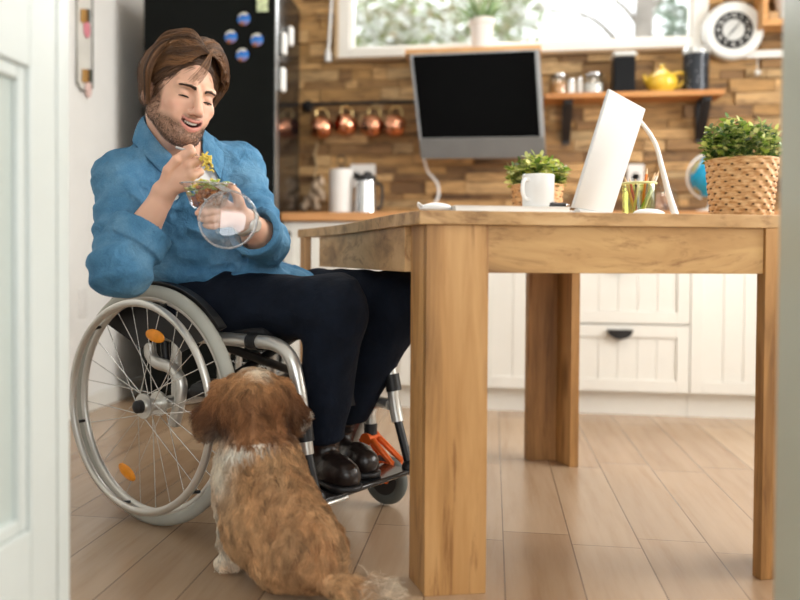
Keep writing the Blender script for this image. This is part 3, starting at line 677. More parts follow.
def jar(name, px, r, h, fill, fillh, label, lid='glass'):
    x = shx(px); y = WF-.10; t = thing(name, label, 'jar', (x, y, zs))
    obj('jar_glass', MB().lathe([(.001, 0), (r*.92, 0), (r, .008), (r, h*.72), (r*.8, h*.86), (r*.8, h*.88), (r*.76, h*.88), (r*.76, h*.85), (r*.94, h*.7), (r*.94, .01), (.001, .004)], (x, y, zs), seg=28), jg, t)
    obj('contents', MB().lathe([(.001, .005), (r*.9, .006), (r*.91, fillh), (.001, fillh+.004)], (x, y, zs), seg=24), fill, t)
    obj('lid', MB().lathe([(r*.84, h*.87), (r*.87, h*.9), (r*.87, h*.97), (r*.6, h), (.001, h)], (x, y, zs), seg=24).torus((x, y, zs+h*.86), (0, 0, 1), r*.83, .0022, 28, 6), steel, t)
    return t
jar('storage_jar', 558.5, .046, .105, mat('orange lentils', (.62, .30, .09), rough=.7, vary=.2, vscale=150), .062, 'clip-top glass jar half full of orange lentils on the wall shelf')
jar('storage_jar', 593, .050, .105, mat('white sugar', (.80, .79, .76), rough=.8), .052, 'clip-top glass jar of white sugar, widest jar on the wall shelf')
for k, (px, hh, r) in enumerate([(571, .078, .018), (579.5, .082, .015)]):
    x = shx(px, .13); y = WF-.13; t = thing('salt_shaker', ['white-filled glass shaker beside the jar of orange lentils', 'slim glass shaker with steel cap touching the white sugar jar'][k], 'shaker', (x, y, zs), 0, 'shakers on the wall shelf')
    obj('body', MB().lathe([(.001, 0), (r, 0), (r, hh*.75), (r*.8, hh*.8), (.001, hh*.8)], (x, y, zs), seg=20), mat('salt in glass', (.76, .75, .72), rough=.15) if k == 0 else mat('frosted grey glass', (.55, .53, .5), rough=.15), t)
    obj('cap', MB().lathe([(r*.8, hh*.8), (r*.95, hh*.82), (r*.95, hh*.96), (r*.5, hh), (.001, hh)], (x, y, zs), seg=20), steel, t)
# black square canister
x0, x1 = shx(611.5), shx(634.5); xc = (x0+x1)/2; y = WF-.10
tin = mat('black canister', (.008, .009, .011), rough=.38, spec=.15)
t = thing('square_canister', 'square black canister with pale lid left of the yellow teapot', 'canister', (xc, y, zs))
obj('body', MB().bx(x0+.004, x1-.004, y-.055, y+.055, zs, zs+.172), tin, t, bevel=.006)
obj('lid', MB().bx(x0+.001, x1-.001, y-.058, y+.058, zs+.172, zs+.196), mat('silver lid', (.62, .64, .63), rough=.35, metal=.6), t, bevel=.006)
# round tin
xc = shx(695.5); t = thing('round_canister', 'round dark patterned tin with silver lid at the right end of the shelf', 'canister', (xc, y, zs))
def tin_mat():
    m = bpy.data.materials.new('dark patterned tin'); m.use_nodes = True; t_ = NT(m); b = t_.n['Principled BSDF']; v = coords(t_, (1, 1, 1)); n = t_.add('ShaderNodeTexVoronoi', Scale=55.0); t_.link(v, n.inputs['Vector'])
    r = ramp(t_, n.outputs['Distance'], [(0, (.35, .36, .4, 1)), (.18, (.30, .32, .36, 1)), (.24, (.02, .024, .032, 1))]); t_.link(r.outputs['Color'], b.inputs['Base Color']); b.inputs['Roughness'].default_value = .25; b.inputs['Metallic'].default_value = .3; return m
obj('body', MB().lathe([(.001, 0), (.058, 0), (.059, .004), (.059, .185), (.001, .185)], (xc, y, zs), seg=36), tin_mat(), t)
obj('lid', MB().lathe([(.0605, .18), (.0615, .204), (.056, .212), (.001, .213)], (xc, y, zs), seg=36), mat('silver lid', (.62, .64, .63)), t)
# teapot
xc = shx(661.5); tp = mat('yellow glazed ceramic', (.80, .52, .05), rough=.15, coat=.5, vary=.03)
t = thing('teapot', 'glossy yellow ceramic teapot on the wall shelf', 'teapot', (xc, y, zs))
prof = [(.001, 0), (.046, 0), (.05, .006), (.068, .028), (.075, .052), (.068, .078), (.046, .096), (.034, .101)]
obj('pot', MB().lathe(prof, (xc, y, zs), seg=36), tp, t)
obj('lid', MB().lathe([(.037, .100), (.034, .106), (.018, .115), (.008, .118), (.012, .127), (.012, .133), (.006, .139), (.001, .14)], (xc, y, zs), seg=28), tp, t)
obj('handle', MB().tube(smooth_path([(xc+.055, y, zs+.092), (xc+.09, y, zs+.098), (xc+.105, y, zs+.072), (xc+.09, y, zs+.04), (xc+.066, y, zs+.028)], 6), .0085, 10), tp, t)
obj('spout', MB().tube(smooth_path([(xc-.05, y, zs+.045), (xc-.07, y, zs+.06), (xc-.078, y, zs+.08), (xc-.086, y, zs+.09)], 6), [.017-.0006*i for i in range(19)], 12), tp, t)
# ---- clock
cc = Pwy(733, 30.5, WF-.05); rc = .139; t = thing('wall_clock', 'thick round white wall clock with black number ring', 'clock', (cc.x, WF-.03, cc.z-rc))
yc = WF+.0
wp = mat('white enamel', (.80, .81, .79), rough=.3, vary=.01)
obj('case', MB().lathe([(rc*.9, 0), (rc, .012), (rc, .05), (rc*.95, .064), (rc*.84, .07), (rc*.66, .058), (.001, .056)], (cc.x, yc, cc.z), (0, -1, 0), 64), wp, t, ang=60)
obj('number_ring', MB().lathe([(rc*.36, .0565), (rc*.63, .0585), (rc*.64, .0605), (rc*.36, .0605)], (cc.x, yc, cc.z), (0, -1, 0), 64), black_p, t)
obj('dial_centre', MB().lathe([(rc*.36, .057), (rc*.36, .062), (.001, .062)], (cc.x, yc, cc.z), (0, -1, 0), 48), mat('silver dial', (.6, .61, .6), rough=.35, metal=.4), t)
yf = yc-.0625
for n_ in range(1, 13):
    cu = bpy.data.curves.new('numeral text', 'FONT'); cu.body = str(n_); cu.size = .028; cu.align_x = 'CENTER'; cu.align_y = 'CENTER'; cu.extrude = .0004
    tmp = bpy.data.objects.new('numeral text', cu); me = bpy.data.meshes.new_from_object(tmp); bpy.data.objects.remove(tmp); me.materials.clear(); me.materials.append(wp); o = bpy.data.objects.new('numeral', me); COL.objects.link(o); o.parent = t; a_ = math.pi/2-n_*math.pi/6
    o.location = Vector((cc.x+rc*.5*math.cos(a_), yf+.0012, cc.z+rc*.5*math.sin(a_)))-Vector(t.location); o.rotation_euler = (R(90), 0, 0)
def hand(L_, w_, ang_, yy):
    u = Vector((math.sin(ang_), 0, math.cos(ang_))); v_ = Vector((u.z, 0, -u.x)); o_ = Vector((cc.x, yy, cc.z))
    return MB().extr([o_-u*.02-v_*w_, o_-u*.02+v_*w_, o_+u*L_+v_*w_*.4, o_+u*L_-v_*w_*.4], (0, -.0015, 0))
obj('hour_hand', hand(.055, .004, R(40), yf-.002), black_p, t); obj('minute_hand', hand(.075, .003, R(222), yf-.004), black_p, t)
# ---- box shelf at the top right
a = Pwy(762, 26, WF-.14); b = Pwy(800, 26, WF-.14); z0 = a.z; bxw = wood('light box wood', 0, '#b5793f', '#cd9659', '#dcab72', knots=False)
t = thing('box_shelf', 'small light wooden box shelf above and right of the clock', 'shelf', (a.x+.17, WF-.07, z0))
q = MB().bx(a.x, a.x+.34, WF-.15, WF+.002, z0, z0+.03); q.bx(a.x, a.x+.024, WF-.15, WF+.002, z0+.03, z0+.30); q.bx(a.x+.316, a.x+.34, WF-.15, WF+.002, z0+.03, z0+.30); q.bx(a.x, a.x+.34, WF-.15, WF+.002, z0+.30, z0+.325)
obj('frame', q, bxw, t, bevel=.002)
px_ = Pwy(788, 15, WF-.08).x
tag(obj('flower_pot', MB().lathe([(.001, 0), (.042, 0), (.062, .12), (.066, .14), (.06, .14), (.04, .02), (.001, .015)], (px_, WF-.08, z0+.0305), seg=28), ceramic), 'white tapered pot standing in the wooden box shelf', 'pot')
tag(obj('spice_box', MB().bx(a.x+.032, a.x+.075, WF-.13, WF-.06, z0+.0305, z0+.07), mat('small wooden box', (.5, .3, .14), rough=.6), bevel=.003), 'tiny brown box in the wooden box shelf beside the white pot', 'box')
# magnet strip with a hook
a = Pwy(739, 57.5, WF-.02); b = Pwy(800, 57.5, WF-.02)
t = thing('utensil_rail', 'white horizontal utensil rail below the clock with a white ball hook', 'rail', (a.x+.2, WF-.02, a.z-.02))
obj('bar', MB().bx(a.x, a.x+.45, WF-.022, WF+.002, a.z-.004, a.z+.032), wp, t, bevel=.004)
c = Pwy(757.5, 72.5, WF-.03); obj('hook', MB().tube([(c.x, WF-.026, a.z), (c.x, WF-.03, c.z+.01)], .002, 6).ball((c.x, WF-.03, c.z), .014), wp, t)
# ---- wall mounted screen
al = mat('aluminium', (.28, .28, .28), rough=.38, metal=.8); scr = mat('dark glossy screen', (.002, .002, .002), rough=.25, spec=.02)
TL, TR, BR, BL = Pwy(409.5, 54.5, 4.11), Pwy(539.5, 49, 4.11), Pwy(546, 158, 4.17), Pwy(421, 159, 4.17)
t = thing('monitor', 'large wall-mounted dark screen with aluminium chin, tilted forward', 'monitor', ((BL.x+BR.x)/2, 4.28, BL.z))
nrm = (BL-TL).cross(TR-TL).normalized(); nrm = nrm if nrm.y < 0 else -nrm
BR = BR-nrm*((BR-TL).dot(nrm))
def lerp4(u, v_, o_=0): return (TL*(1-u)+TR*u)*(1-v_)+(BL*(1-u)+BR*u)*v_+nrm*o_
obj('housing', MB().extr([lerp4(0, 0), lerp4(1, 0), lerp4(1, 1), lerp4(0, 1)], -nrm*.016), al, t, bevel=.003)
obj('back_bulge', MB().extr([lerp4(.2, .2, -.016), lerp4(.8, .2, -.016), lerp4(.7, .8, -.016), lerp4(.3, .8, -.016)], -nrm*.02), al, t, bevel=.004)
obj('screen_glass', MB().extr([lerp4(.022, .015, .0005), lerp4(.965, .015, .0005), lerp4(.965, .80, .0005), lerp4(.022, .80, .0005)], nrm*.002), scr, t)
obj('chin', MB().extr([lerp4(.006, .805, .0005), lerp4(.994, .805, .0005), lerp4(.994, .995, .0005), lerp4(.006, .995, .0005)], nrm*.0016), mat('grey aluminium chin', (.13, .127, .122), rough=.5, metal=.3), t)
mc = lerp4(.5, .5, -.036); obj('wall_mount', MB().box((mc.x, (mc.y+WF)/2, mc.z), (.10, WF-mc.y+.02, .10)), black_m, t)
# power cable
c0 = lerp4(.05, .99, -.01); c0 = Pwy(424, 160, 4.20); cw = [c0, Pwy(428, 172, 4.30), Pwy(437, 183, 4.31), Pwy(438.5, 195, 4.3), Pwy(434, 206, 4.28), (Pwy(432, 210, 4.25).x, 4.25, WT+.006), (Pwy(432, 210, 4.25).x+.12, 4.2, WT+.006)]
tag(obj('power_cable', MB().tube(smooth_path(cw, 6), .0065, 8), plastic_w), 'thick white cable hanging from the dark screen down to the worktop', 'cable')
# wooden ledge above the monitor
l0 = Pwy(405, 53.5, WF-.16); l1 = Pwy(535, 51.5, WF-.16); lz = (l0.z+l1.z)/2
pine = wood('pine ledge', 0, '#b98146', '#d8a66c', '#e6bd88')
t = thing('window_ledge', 'light pine ledge under the window carrying the white plant pot', 'ledge', ((l0.x+l1.x)/2, WF-.12, lz))
obj('board', MB().bx(l0.x, l1.x, WF-.16, WF-.0, lz, lz+.027), pine, t, bevel=.002)
obj('end_cheek', MB().extr([(l1.x, WF-.16, lz+.027), (l1.x, WF-.002, lz+.027), (l1.x, WF-.002, lz-.05), (l1.x, WF-.03, lz-.05), (l1.x, WF-.16, lz)], (.03, 0, 0)), pine, t, bevel=.002)
# white pot with plant on the sill
xp = Pwy(481.5, 40, WF-.10).x; zp = lz+.0275
t = thing('potted_plant', 'white pot with thin green leaves on the pine ledge before the window', 'plant', (xp, WF-.10, zp))
obj('pot', MB().lathe([(.001, 0), (.046, 0), (.056, .115), (.062, .12), (.064, .148), (.056, .148), (.052, .12), (.001, .115)], (xp, WF-.10, zp), seg=36), mat('pale pink white pot', (.80, .74, .70), rough=.5, vary=.03), t)
def leaf_mesh(mb, base, d, L_, w_, rnd, curl=.3):
    d = Vector(d).normalized(); s_ = d.cross(Vector((0, 0, 1)));  s_ = s_.normalized() if s_.length > .05 else Vector((1, 0, 0)); n_ = s_.cross(d)
    s_ = (Matrix.Rotation(rnd.uniform(-.8, .8), 3, d) @ s_); n_ = s_.cross(d); b = Vector(base)
    pr = [(0, .12), (.3, .8), (.6, 1), (.85, .6), (1, .05)]; vs = []
    for t_, w in pr:
        c_ = b+d*(L_*t_)+n_*(-curl*L_*t_*t_); vs += [c_-s_*w_*w*.5+n_*.08*w_, c_, c_+s_*w_*w*.5+n_*.08*w_]
    fs = []
    for i in range(4):
        for j in range(2): fs.append((i*3+j, i*3+j+1, i*3+j+4, i*3+j+3))
    mb._add(vs, fs)
def leaf_mat(name, cols, rough=.4):
    if name in MATS: return MATS[name]
    m = bpy.data.materials.new(name); m.use_nodes = True; t_ = NT(m); b = t_.n['Principled BSDF']; g = t_.add('ShaderNodeNewGeometry')
    r = ramp(t_, g.outputs['Random Per Island'], [(i/(len(cols)-1), srgb(c_)) for i, c_ in enumerate(cols)]); t_.link(r.outputs['Color'], b.inputs['Base Color']); b.inputs['Roughness'].default_value = rough
    tl = t_.add('ShaderNodeBsdfTranslucent'); t_.link(r.outputs['Color'], tl.inputs[0]); mx = t_.add('ShaderNodeMixShader'); mx.inputs[0].default_value = .3
    t_.link(b.outputs[0], mx.inputs[1]); t_.link(tl.outputs[0], mx.inputs[2]); t_.link(mx.outputs[0], t_.n['Material Output'].inputs[0]); MATS[name] = m; return m
rnd = random.Random(5); q = MB()
for k in range(60):
    a_ = rnd.uniform(0, 6.28); e_ = rnd.uniform(.5, 1.4); leaf_mesh(q, (xp+.02*math.cos(a_), WF-.10+.02*math.sin(a_), zp+.12), (math.cos(a_)*math.cos(e_), math.sin(a_)*math.cos(e_), math.sin(e_)), rnd.uniform(.08, .18), .016, rnd)
o = obj('leaves', q, leaf_mat('slim green leaves', ['#5f7d4c', '#8fa377', '#74935c']), t, fix=False); o['kind'] = 'stuff'
# ================================================================ THINGS ON THE TABLE
# charger and cable by the near corner
def KT(px, D, z=ZT): v_ = K(px, 210, D); return Vector(c2w((v_[0], D, z)))
c = KT(436, 1.80); t = thing('charger_puck', 'flat white charger with its white cable at the near table corner', 'charger', tuple(c))
obj('body', MB().ball((c.x, c.y, c.z+.0105), .034, (1, .8, .32), 24, 12), plastic_w, t)
pts = [KT(430, 1.80, ZT+.010), KT(423, 1.79, ZT+.014), KT(418, 1.775, ZT+.020), KT(419, 1.785, ZT+.010), KT(424, 1.80, ZT+.006), KT(426, 1.81, ZT+.014), KT(420, 1.80, ZT+.016), KT(421, 1.82, ZT+.005), KT(428, 1.84, ZT+.004)]
obj('cable', MB().tube(smooth_path(pts, 6), .0017, 6), plastic_w, t)
# notebook
n0, n1 = KT(455, 1.755), KT(571, 1.79)
a_ = math.atan2(n1.y-n0.y, n1.x-n0.x); cn = (n0+n1)/2; L_ = (n1-n0).length; cn = cn+Vector((-math.sin(a_), math.cos(a_), 0))*.055
t = thing('notebook', 'thick white paper notebook lying flat on the table', 'notebook', (cn.x, cn.y, ZT), a_)
pp = mat('notebook paper', (.82, .81, .77), rough=.7)
obj('pages', MB().bx(-L_/2+.002, L_/2-.002, -.053, .053, .0015, .0125), pp, t, world=False)
obj('cover', MB().bx(-L_/2, L_/2, -.055, .055, 0, .0015), pp, t, world=False); obj('cover', MB().bx(-L_/2, L_/2, -.055, .055, .0125, .014), pp, t, world=False, bevel=.0005)
# pen lying on it
p0, p1 = KT(549, 1.80, ZT+.019), KT(569, 1.815, ZT+.019)
t = thing('pen', 'black ballpoint pen lying on the white notebook by the laptop', 'pen', (p0.x, p0.y, ZT+.0142))
obj('barrel', MB().cyl(p0, p0*.2+p1*.8, .0046, seg=12), black_p, t); obj('tip', MB().cyl(p0*.2+p1*.8, p1, .0044, .001, seg=12), steel, t); obj('clip', MB().tube([p0+Vector((0, 0, .006)), p0*.7+p1*.3+Vector((0, 0, .006))], .001, 6), steel, t)
# mug
c = KT(538, 1.825, ZT+.0145); t = thing('coffee_mug', 'plain white mug in front of the small woven planter', 'mug', tuple(c))
obj('cup', MB().lathe([(.001, 0), (.030, 0), (.0335, .004), (.034, .069), (.0325, .070), (.031, .068), (.030, .008), (.001, .006)], c, seg=36), ceramic, t, ang=50)
hd = Vector(c2w((-.75, -.66, 0))).normalized()
h = smooth_path([c+hd*.032+Vector((0, 0, .057)), c+hd*.05+Vector((0, 0, .055)), c+hd*.054+Vector((0, 0, .034)), c+hd*.046+Vector((0, 0, .018)), c+hd*.031+Vector((0, 0, .015))], 6)
obj('handle', MB().tube(h, .0042, 8), ceramic, t)
# woven planters
def weave(name, c, r0, r1, h, label, nl, leaf_cols, spread, ph, seed, strap=28, rows=9, cat='plant', leafL=.022):
    t = thing(name, label, cat, tuple(c))
    N_ = strap*6; prof = []; M_ = rows*6
    def fn(i, k, a, hh):
        if i == 0 or i >= M_: return 0
        u = a/(2*math.pi)*strap; vv = hh/h*rows; s_ = 1 if (int(math.floor(vv)) % 2 == 0) else -1
        return .0022*s_*math.cos(math.pi*u)*abs(math.sin(math.pi*vv))**.6+.0016*(abs(math.sin(math.pi*vv))**.5)
    for i in range(M_+1): prof.append((r0+(r1-r0)*i/M_, h*i/M_))
    bm_ = bpy.data.materials.get('woven straw') or None
    if bm_ is None:
        bm_ = bpy.data.materials.new('woven straw'); bm_.use_nodes = True; t_ = NT(bm_); b = t_.n['Principled BSDF']; v = coords(t_, (60, 60, 220)); n = t_.add('ShaderNodeTexNoise', Scale=1.0, Detail=4.0); t_.link(v, n.inputs['Vector'])
        r = ramp(t_, n.outputs['Fac'], [(.3, srgb('#a9743f')), (.5, srgb('#cfa06c')), (.75, srgb('#e2bb8a'))]); t_.link(r.outputs['Color'], b.inputs['Base Color']); b.inputs['Roughness'].default_value = .6
    obj('basket', MB().lathe(prof+[(r1-.006, h), (r1-.008, h*.85), (.001, h*.85)], c, seg=N_, fn=fn), bm_, t, ang=80)
    obj('basket_rim', MB().torus((c.x, c.y, c.z+h), (0, 0, 1), r1, .0035, 72, 8), bm_, t)
    dk = mat('dark strand gaps', (.16, .085, .035), rough=.8); q = MB()
    for i in range(rows):
        for k in range(strap):
            if (k+i) % 2: continue
            a = 2*math.pi*(k+.0)/strap+ (math.pi/strap if i % 2 else 0)*0; zz = h*(i+.98)/rows
            if zz > h*.97: continue
            rr2 = r0+(r1-r0)*zz/h+.0006; p_ = Vector((c.x+rr2*math.cos(a), c.y+rr2*math.sin(a), c.z+zz))
            q.ball(p_, 1, (.0036, .0036, .0024), 6, 4)
    o = obj('weave_gaps', q, dk, t); o['kind'] = 'stuff'
    obj('soil', MB().lathe([(.001, 0), (r1-.008, 0), (r1-.01, .004), (.001, .006)], (c.x, c.y, c.z+h*.86), seg=28), mat('dark soil', (.03, .022, .015), rough=.9), t)
    rnd = random.Random(seed); stems = MB(); leaves = MB()
    for k in range(nl):
        a = rnd.uniform(0, 6.283); rr2 = (r1-.012)*math.sqrt(rnd.random()); b0 = Vector((c.x+rr2*math.cos(a), c.y+rr2*math.sin(a), c.z+h*.88))
        out = Vector((math.cos(a), math.sin(a), 0)); f_ = rr2/r1
        hgt = ph*(1-.45*f_*f_)*rnd.uniform(.55, 1.08)
        tip = b0+out*(spread*f_*rnd.uniform(.3, 1.1))+Vector((rnd.uniform(-.012, .012), rnd.uniform(-.012, .012), hgt)); mid = (b0+tip)/2+out*.006
        pth = smooth_path([b0, mid, tip], 4); stems.tube(pth, .0012, 5)
        for j, p_ in enumerate(pth):
            tt = j/(len(pth)-1)
            if tt < .25: continue
            for s_ in (0, 1):
                aa = j*1.3+s_*math.pi+rnd.uniform(-.5, .5); el = rnd.uniform(.0, .7); leaf_mesh(leaves, p_, (math.cos(aa)*math.cos(el), math.sin(aa)*math.cos(el), math.sin(el)), leafL*rnd.uniform(.6, 1.1), leafL*.62, rnd)
        leaf_mesh(leaves, pth[-1], (rnd.uniform(-.4, .4), rnd.uniform(-.4, .4), 1), leafL*.8, leafL*.5, rnd)
    obj('stems', stems, mat('green stems', (.16, .22, .06), rough=.6), t)
    o = obj('leaves', leaves, leaf_mat('boxwood leaves '+name+str(seed), leaf_cols), t, fix=False); o['kind'] = 'stuff'
    return t
cols_a = ['#1f3d18', '#3d6426', '#6b9238', '#b0c257', '#e0e08c', '#26481c', '#93ac46', '#efe9ac']
weave('potted_plant', KT(741, 1.875), .0615, .0725, .122, 'large woven straw planter with leafy green plant near the right door frame', 100, cols_a, .026, .108, 11, strap=30, rows=10, leafL=.020)
weave('potted_plant', KT(537, 2.52), .066, .0735, .119, 'small woven planter with light green plant behind the white mug', 75, ['#31501f', '#6a8a30', '#a9b84a', '#d6d779', '#e9e6a0', '#4e742a'], .03, .098, 12, strap=24, rows=7, leafL=.026)
# laptop
LF, LB = Vector(K(573.5, 211, 1.91)), Vector(K(612.5, 211, 2.15)); LF.z = LB.z = ZT+.018
e = (LB-LF); e.z = 0; Lw = e.length; e = e.normalized(); pn = Vector((e.y, -e.x, 0))
TLp = Vector(K(608.8, 90.5, 1.91)); hgt = TLp.z-LF.z; lean = (TLp-LF); lean.z = 0; lean = pn*max(.0, lean.dot(pn)/1.0); 
# choose the lean that puts the upper near corner where the photograph shows it
best = None
for s_ in np.linspace(0, .30, 61):
    for hh in np.linspace(.2, .36, 65):
        v_ = LF+pn*s_+Vector((0, 0, hh)); ppx = CX+FPX*v_.x/v_.y; ppy = 257.5-(v_.z-CAMZ)*FPX/v_.y+.0056*(ppx-CX); er = (ppx-608.8)**2+(ppy-90.5)**2
        if best is None or er < best[0]: best = (er, s_, hh)
upv = pn*best[1]+Vector((0, 0, best[2]))
wp2 = mat('matte white laptop shell', (.64, .65, .65), rough=.35, vary=.01)
mid = LF+e*Lw/2; t = thing('laptop', 'open white laptop on the table with its lid back turned to us', 'laptop', c2w((mid.x, mid.y, ZT)))
nn = e.cross(upv).normalized()
obj('lid', MB().extr([LF, LB, LB+upv, LF+upv], nn*(.008 if nn.dot(pn) < 0 else -.008)), wp2, t, cam_frame=True, bevel=.003)
s1 = nn*(.0085 if nn.dot(pn) < 0 else -.0085)
obj('screen', MB().extr([LF+e*.012+upv*.06+s1, LB-e*.012+upv*.06+s1, LB-e*.012+upv*.96+s1, LF+e*.012+upv*.96+s1], s1*.08), scr, t, cam_frame=True)
b_ = [LF-pn*.004, LB-pn*.004, LB-pn*.24, LF-pn*.24]; b_ = [Vector((p_.x, p_.y, ZT)) for p_ in b_]
obj('keyboard_base', MB().extr(b_, (0, 0, .014)), wp2, t, cam_frame=True, bevel=.003)
kb = [LF+e*.03-pn*.03, LB-e*.03-pn*.03, LB-e*.03-pn*.13, LF+e*.03-pn*.13]; kb = [Vector((p_.x, p_.y, ZT+.0142)) for p_ in kb]
obj('keys', MB().extr(kb, (0, 0, .001)), mat('light grey keys', (.6, .6, .6), rough=.5), t, cam_frame=True)
obj('hinge', MB().cyl(Vector((LF.x, LF.y, ZT+.012))+e*.02, Vector((LB.x, LB.y, ZT+.012))-e*.02, .007), wp2, t, cam_frame=True)
# table lamp with bent white neck
lampp = [K(610, 108, 2.44), K(628, 109, 2.43), K(641, 122, 2.42), K(655, 143, 2.42), K(662, 168, 2.42), K(669, 195, 2.42), K(676, 217, 2.42)]
bz = Vector(K(671, 212, 2.42)); bz.z = ZT
t = thing('table_lamp', 'white bent-neck table lamp with flat base behind the laptop', 'lamp', c2w(tuple(bz)))
pth = smooth_path(lampp, 6); obj('neck', MB().tube(pth, [.0048+.0055*(i/(len(pth)-1))**2 for i in range(len(pth))], 12), plastic_w, t, cam_frame=True)
obj('lamp_base', MB().lathe([(.001, 0), (.055, 0), (.055, .006), (.03, .013), (.014, .03), (.001, .031)], c2w(tuple(bz)), seg=36), plastic_w, t)
hb = Vector(K(611, 112, 2.44)); obj('lamp_head', MB().ball(c2w(tuple(hb)), .03, (1.0, .5, .35), 20, 12), plastic_w, t)
# mouse-shaped stand-in for the white lamp base; no mouse is there
q0 = KT(649, 2.02); t = thing('lamp_foot', 'small rounded white piece standing in for the lamp base', 'lamp base', tuple(q0), .5)
obj('shell', MB().ball((0, 0, .0125), .042, (1, .6, .29), 24, 12), plastic_w, t, world=False); obj('wheel', MB().cyl((.024, -.003, .019), (.024, .003, .019), .006, seg=12), mat('grey wheel', (.3, .3, .3)), t, world=False)
# pencil holder
c = KT(638.5, 2.25); t = thing('pencil_holder', 'pale yellow-green mesh pencil holder beside the white laptop', 'pencil holder', tuple(c))
ph_m = mat('pale lime plastic', (.66, .66, .30), rough=.35); rh = .044; q = MB().torus((c.x, c.y, c.z+.104), (0, 0, 1), rh, .003, 40, 8)
cup = clear('lime tinted glass', (.88, .90, .62), refl=.05)
obj('cup', MB().lathe([(.001, 0), (rh-.003, 0), (rh, .104), (rh-.0025, .104), (rh-.0055, .004), (.001, .003)], c, seg=36), cup, t); obj('rim', q, ph_m, t)
pc = [('#e3a21c', -.012, .004, -.30, 'yellow'), ('#c23a2c', -.004, .012, -.22, 'red'), ('#1c1c1e', .004, .010, -.12, 'black'), ('#e07d2a', .010, -.004, .10, 'orange'), ('#7d9a3e', .002, -.014, .45, 'olive green'), ('#d8c4a0', .018, .004, .28, 'natural wood'), ('#2c3c50', .008, .014, .22, 'dark blue'), ('#c9b53a', -.016, -.008, .16, 'mustard'), ('#d7d3cc', .014, -.010, .36, 'white')]
for k, (col_, dx, dy, tl_, nm) in enumerate(pc):
    base = Vector((c.x+dx*.8-.03*tl_*1.0, c.y+dy, c.z+.005)); d_ = Vector((math.sin(tl_), .05*((k % 3)-1), math.cos(tl_))).normalized(); Lp = [.125, .118, .115, .14, .12, .135, .12, .105, .142][k]
    # stay inside the cup
    t2 = thing('pencil', nm+' pencil standing in the pale lime pencil holder', 'pencil', tuple(base), 0, 'pencils in the lime holder')
    obj('shaft', MB().cyl(base, base+d_*(Lp-.016), .0036, seg=6), mat('pencil '+nm, col_, rough=.4), t2, ang=20); obj('sharpened_tip', MB().cyl(base+d_*(Lp-.016), base+d_*Lp, .0035, .0006, seg=10), mat('pencil wood', (.72, .5, .3), rough=.6), t2)
# ================================================================ LEFT WALL
a, b = Pwx(73, 0, WL), Pwx(91, 0, WL)
t = thing('memo_holder', 'wire-framed memo board with pink tags clipped on the white left wall', 'memo board', (WL+.01, (a.y+b.y)/2, Pwx(82, 90, WL).z))
z0, z1 = Pwx(81, 91, WL).z, Pwx(81, -30, WL).z
pth = [(WL+.012, a.y+.01, z0+.03), (WL+.012, a.y+.04, z0), (WL+.012, b.y-.04, z0), (WL+.012, b.y-.01, z0+.03), (WL+.012, b.y-.01, z1), (WL+.012, a.y+.01, z1)]
obj('wire_frame', MB().tube(pth, .0035, 6, closed=True), mat('dark wire', (.16, .15, .13), rough=.5, metal=.6), t)
obj('backing', MB().bx(WL+.002, WL+.006, a.y+.02, b.y-.02, z0+.012, z1), mat('ivory card', (.70, .69, .64), rough=.7), t)
for k, (px, py, w_, h_, c_) in enumerate([(83, 23, .05, .06, '#d98a97'), (84.5, 83, .05, .07, '#e3c4bd')]):
    p_ = Pwx(px+1.5, py+6, WL); obj('tag', MB().ball((WL+.012, p_.y, p_.z), .03, (.2, 1, 1.3), 16, 10), mat('pink tag '+str(k), c_, rough=.6), t)
    for j in (-1, 0, 1):
        p_ = Pwx(px-1+j*3.0, py-7, WL); obj('clothes_peg', MB().box((WL+.016, p_.y, p_.z), (.01, .014, .055)), mat('peg wood '+str(j), ['#a97c45', '#3f4a44', '#c69a5c'][j], rough=.6), t)
p_ = Pwx(82, 303, WL); t = thing('light_switch', 'slim white wall switch low on the left wall behind the wheel', 'switch', (WL+.006, p_.y, p_.z-.04))
obj('plate', MB().bx(WL+.0, WL+.008, p_.y-.035, p_.y+.035, p_.z-.06, p_.z+.06), ceramic, t, bevel=.003); obj('rocker', MB().bx(WL+.008, WL+.012, p_.y-.018, p_.y+.018, p_.z-.03, p_.z+.03), ceramic, t, bevel=.002)
# ================================================================ GARDEN BEYOND THE WINDOW
bark = mat('grey bark', (.28, .25, .22), rough=.9, vary=.3, vscale=6)
def crown(name_, root, cs, n, lmat, size, seed, kind='leaves'):
    rnd = random.Random(seed); q = MB()
    for k in range(n):
        cx_, cy_, cz_, rr_2 = cs[k % len(cs)]; v_ = Vector((rnd.gauss(0, 1), rnd.gauss(0, 1), rnd.gauss(0, 1))).normalized()*rr_2*rnd.random()**.45
        p_ = Vector((cx_, cy_, cz_))+v_; leaf_mesh(q, p_, (rnd.uniform(-1, 1), rnd.uniform(-1, 1), rnd.uniform(-.6, .8)), size*rnd.uniform(.6, 1.3), size*.7, rnd)
    o = obj(kind, q, lmat, root, fix=False); o['kind'] = 'stuff'; return o
def tree(x, y, pts_list, label, name='tree'):
    t = thing(name, label, 'tree', (x, y, 0)); q = MB()
    for pl, r0, r1 in pts_list:
        sp = smooth_path(pl, 6); q.tube(sp, [r0+(r1-r0)*i/(len(sp)-1) for i in range(len(sp))], 9)
    obj('trunk', q, bark, t); return t
struct(obj('ground', MB().bx(-12, 14, WB+.2, 22, -.3, -.1), mat('lawn', (.12, .16, .06), rough=.9, vary=.3, vscale=1), smooth=False))
g1 = Pwy(400, 20, 9.5); g2 = Pwy(480, 10, 9.8)
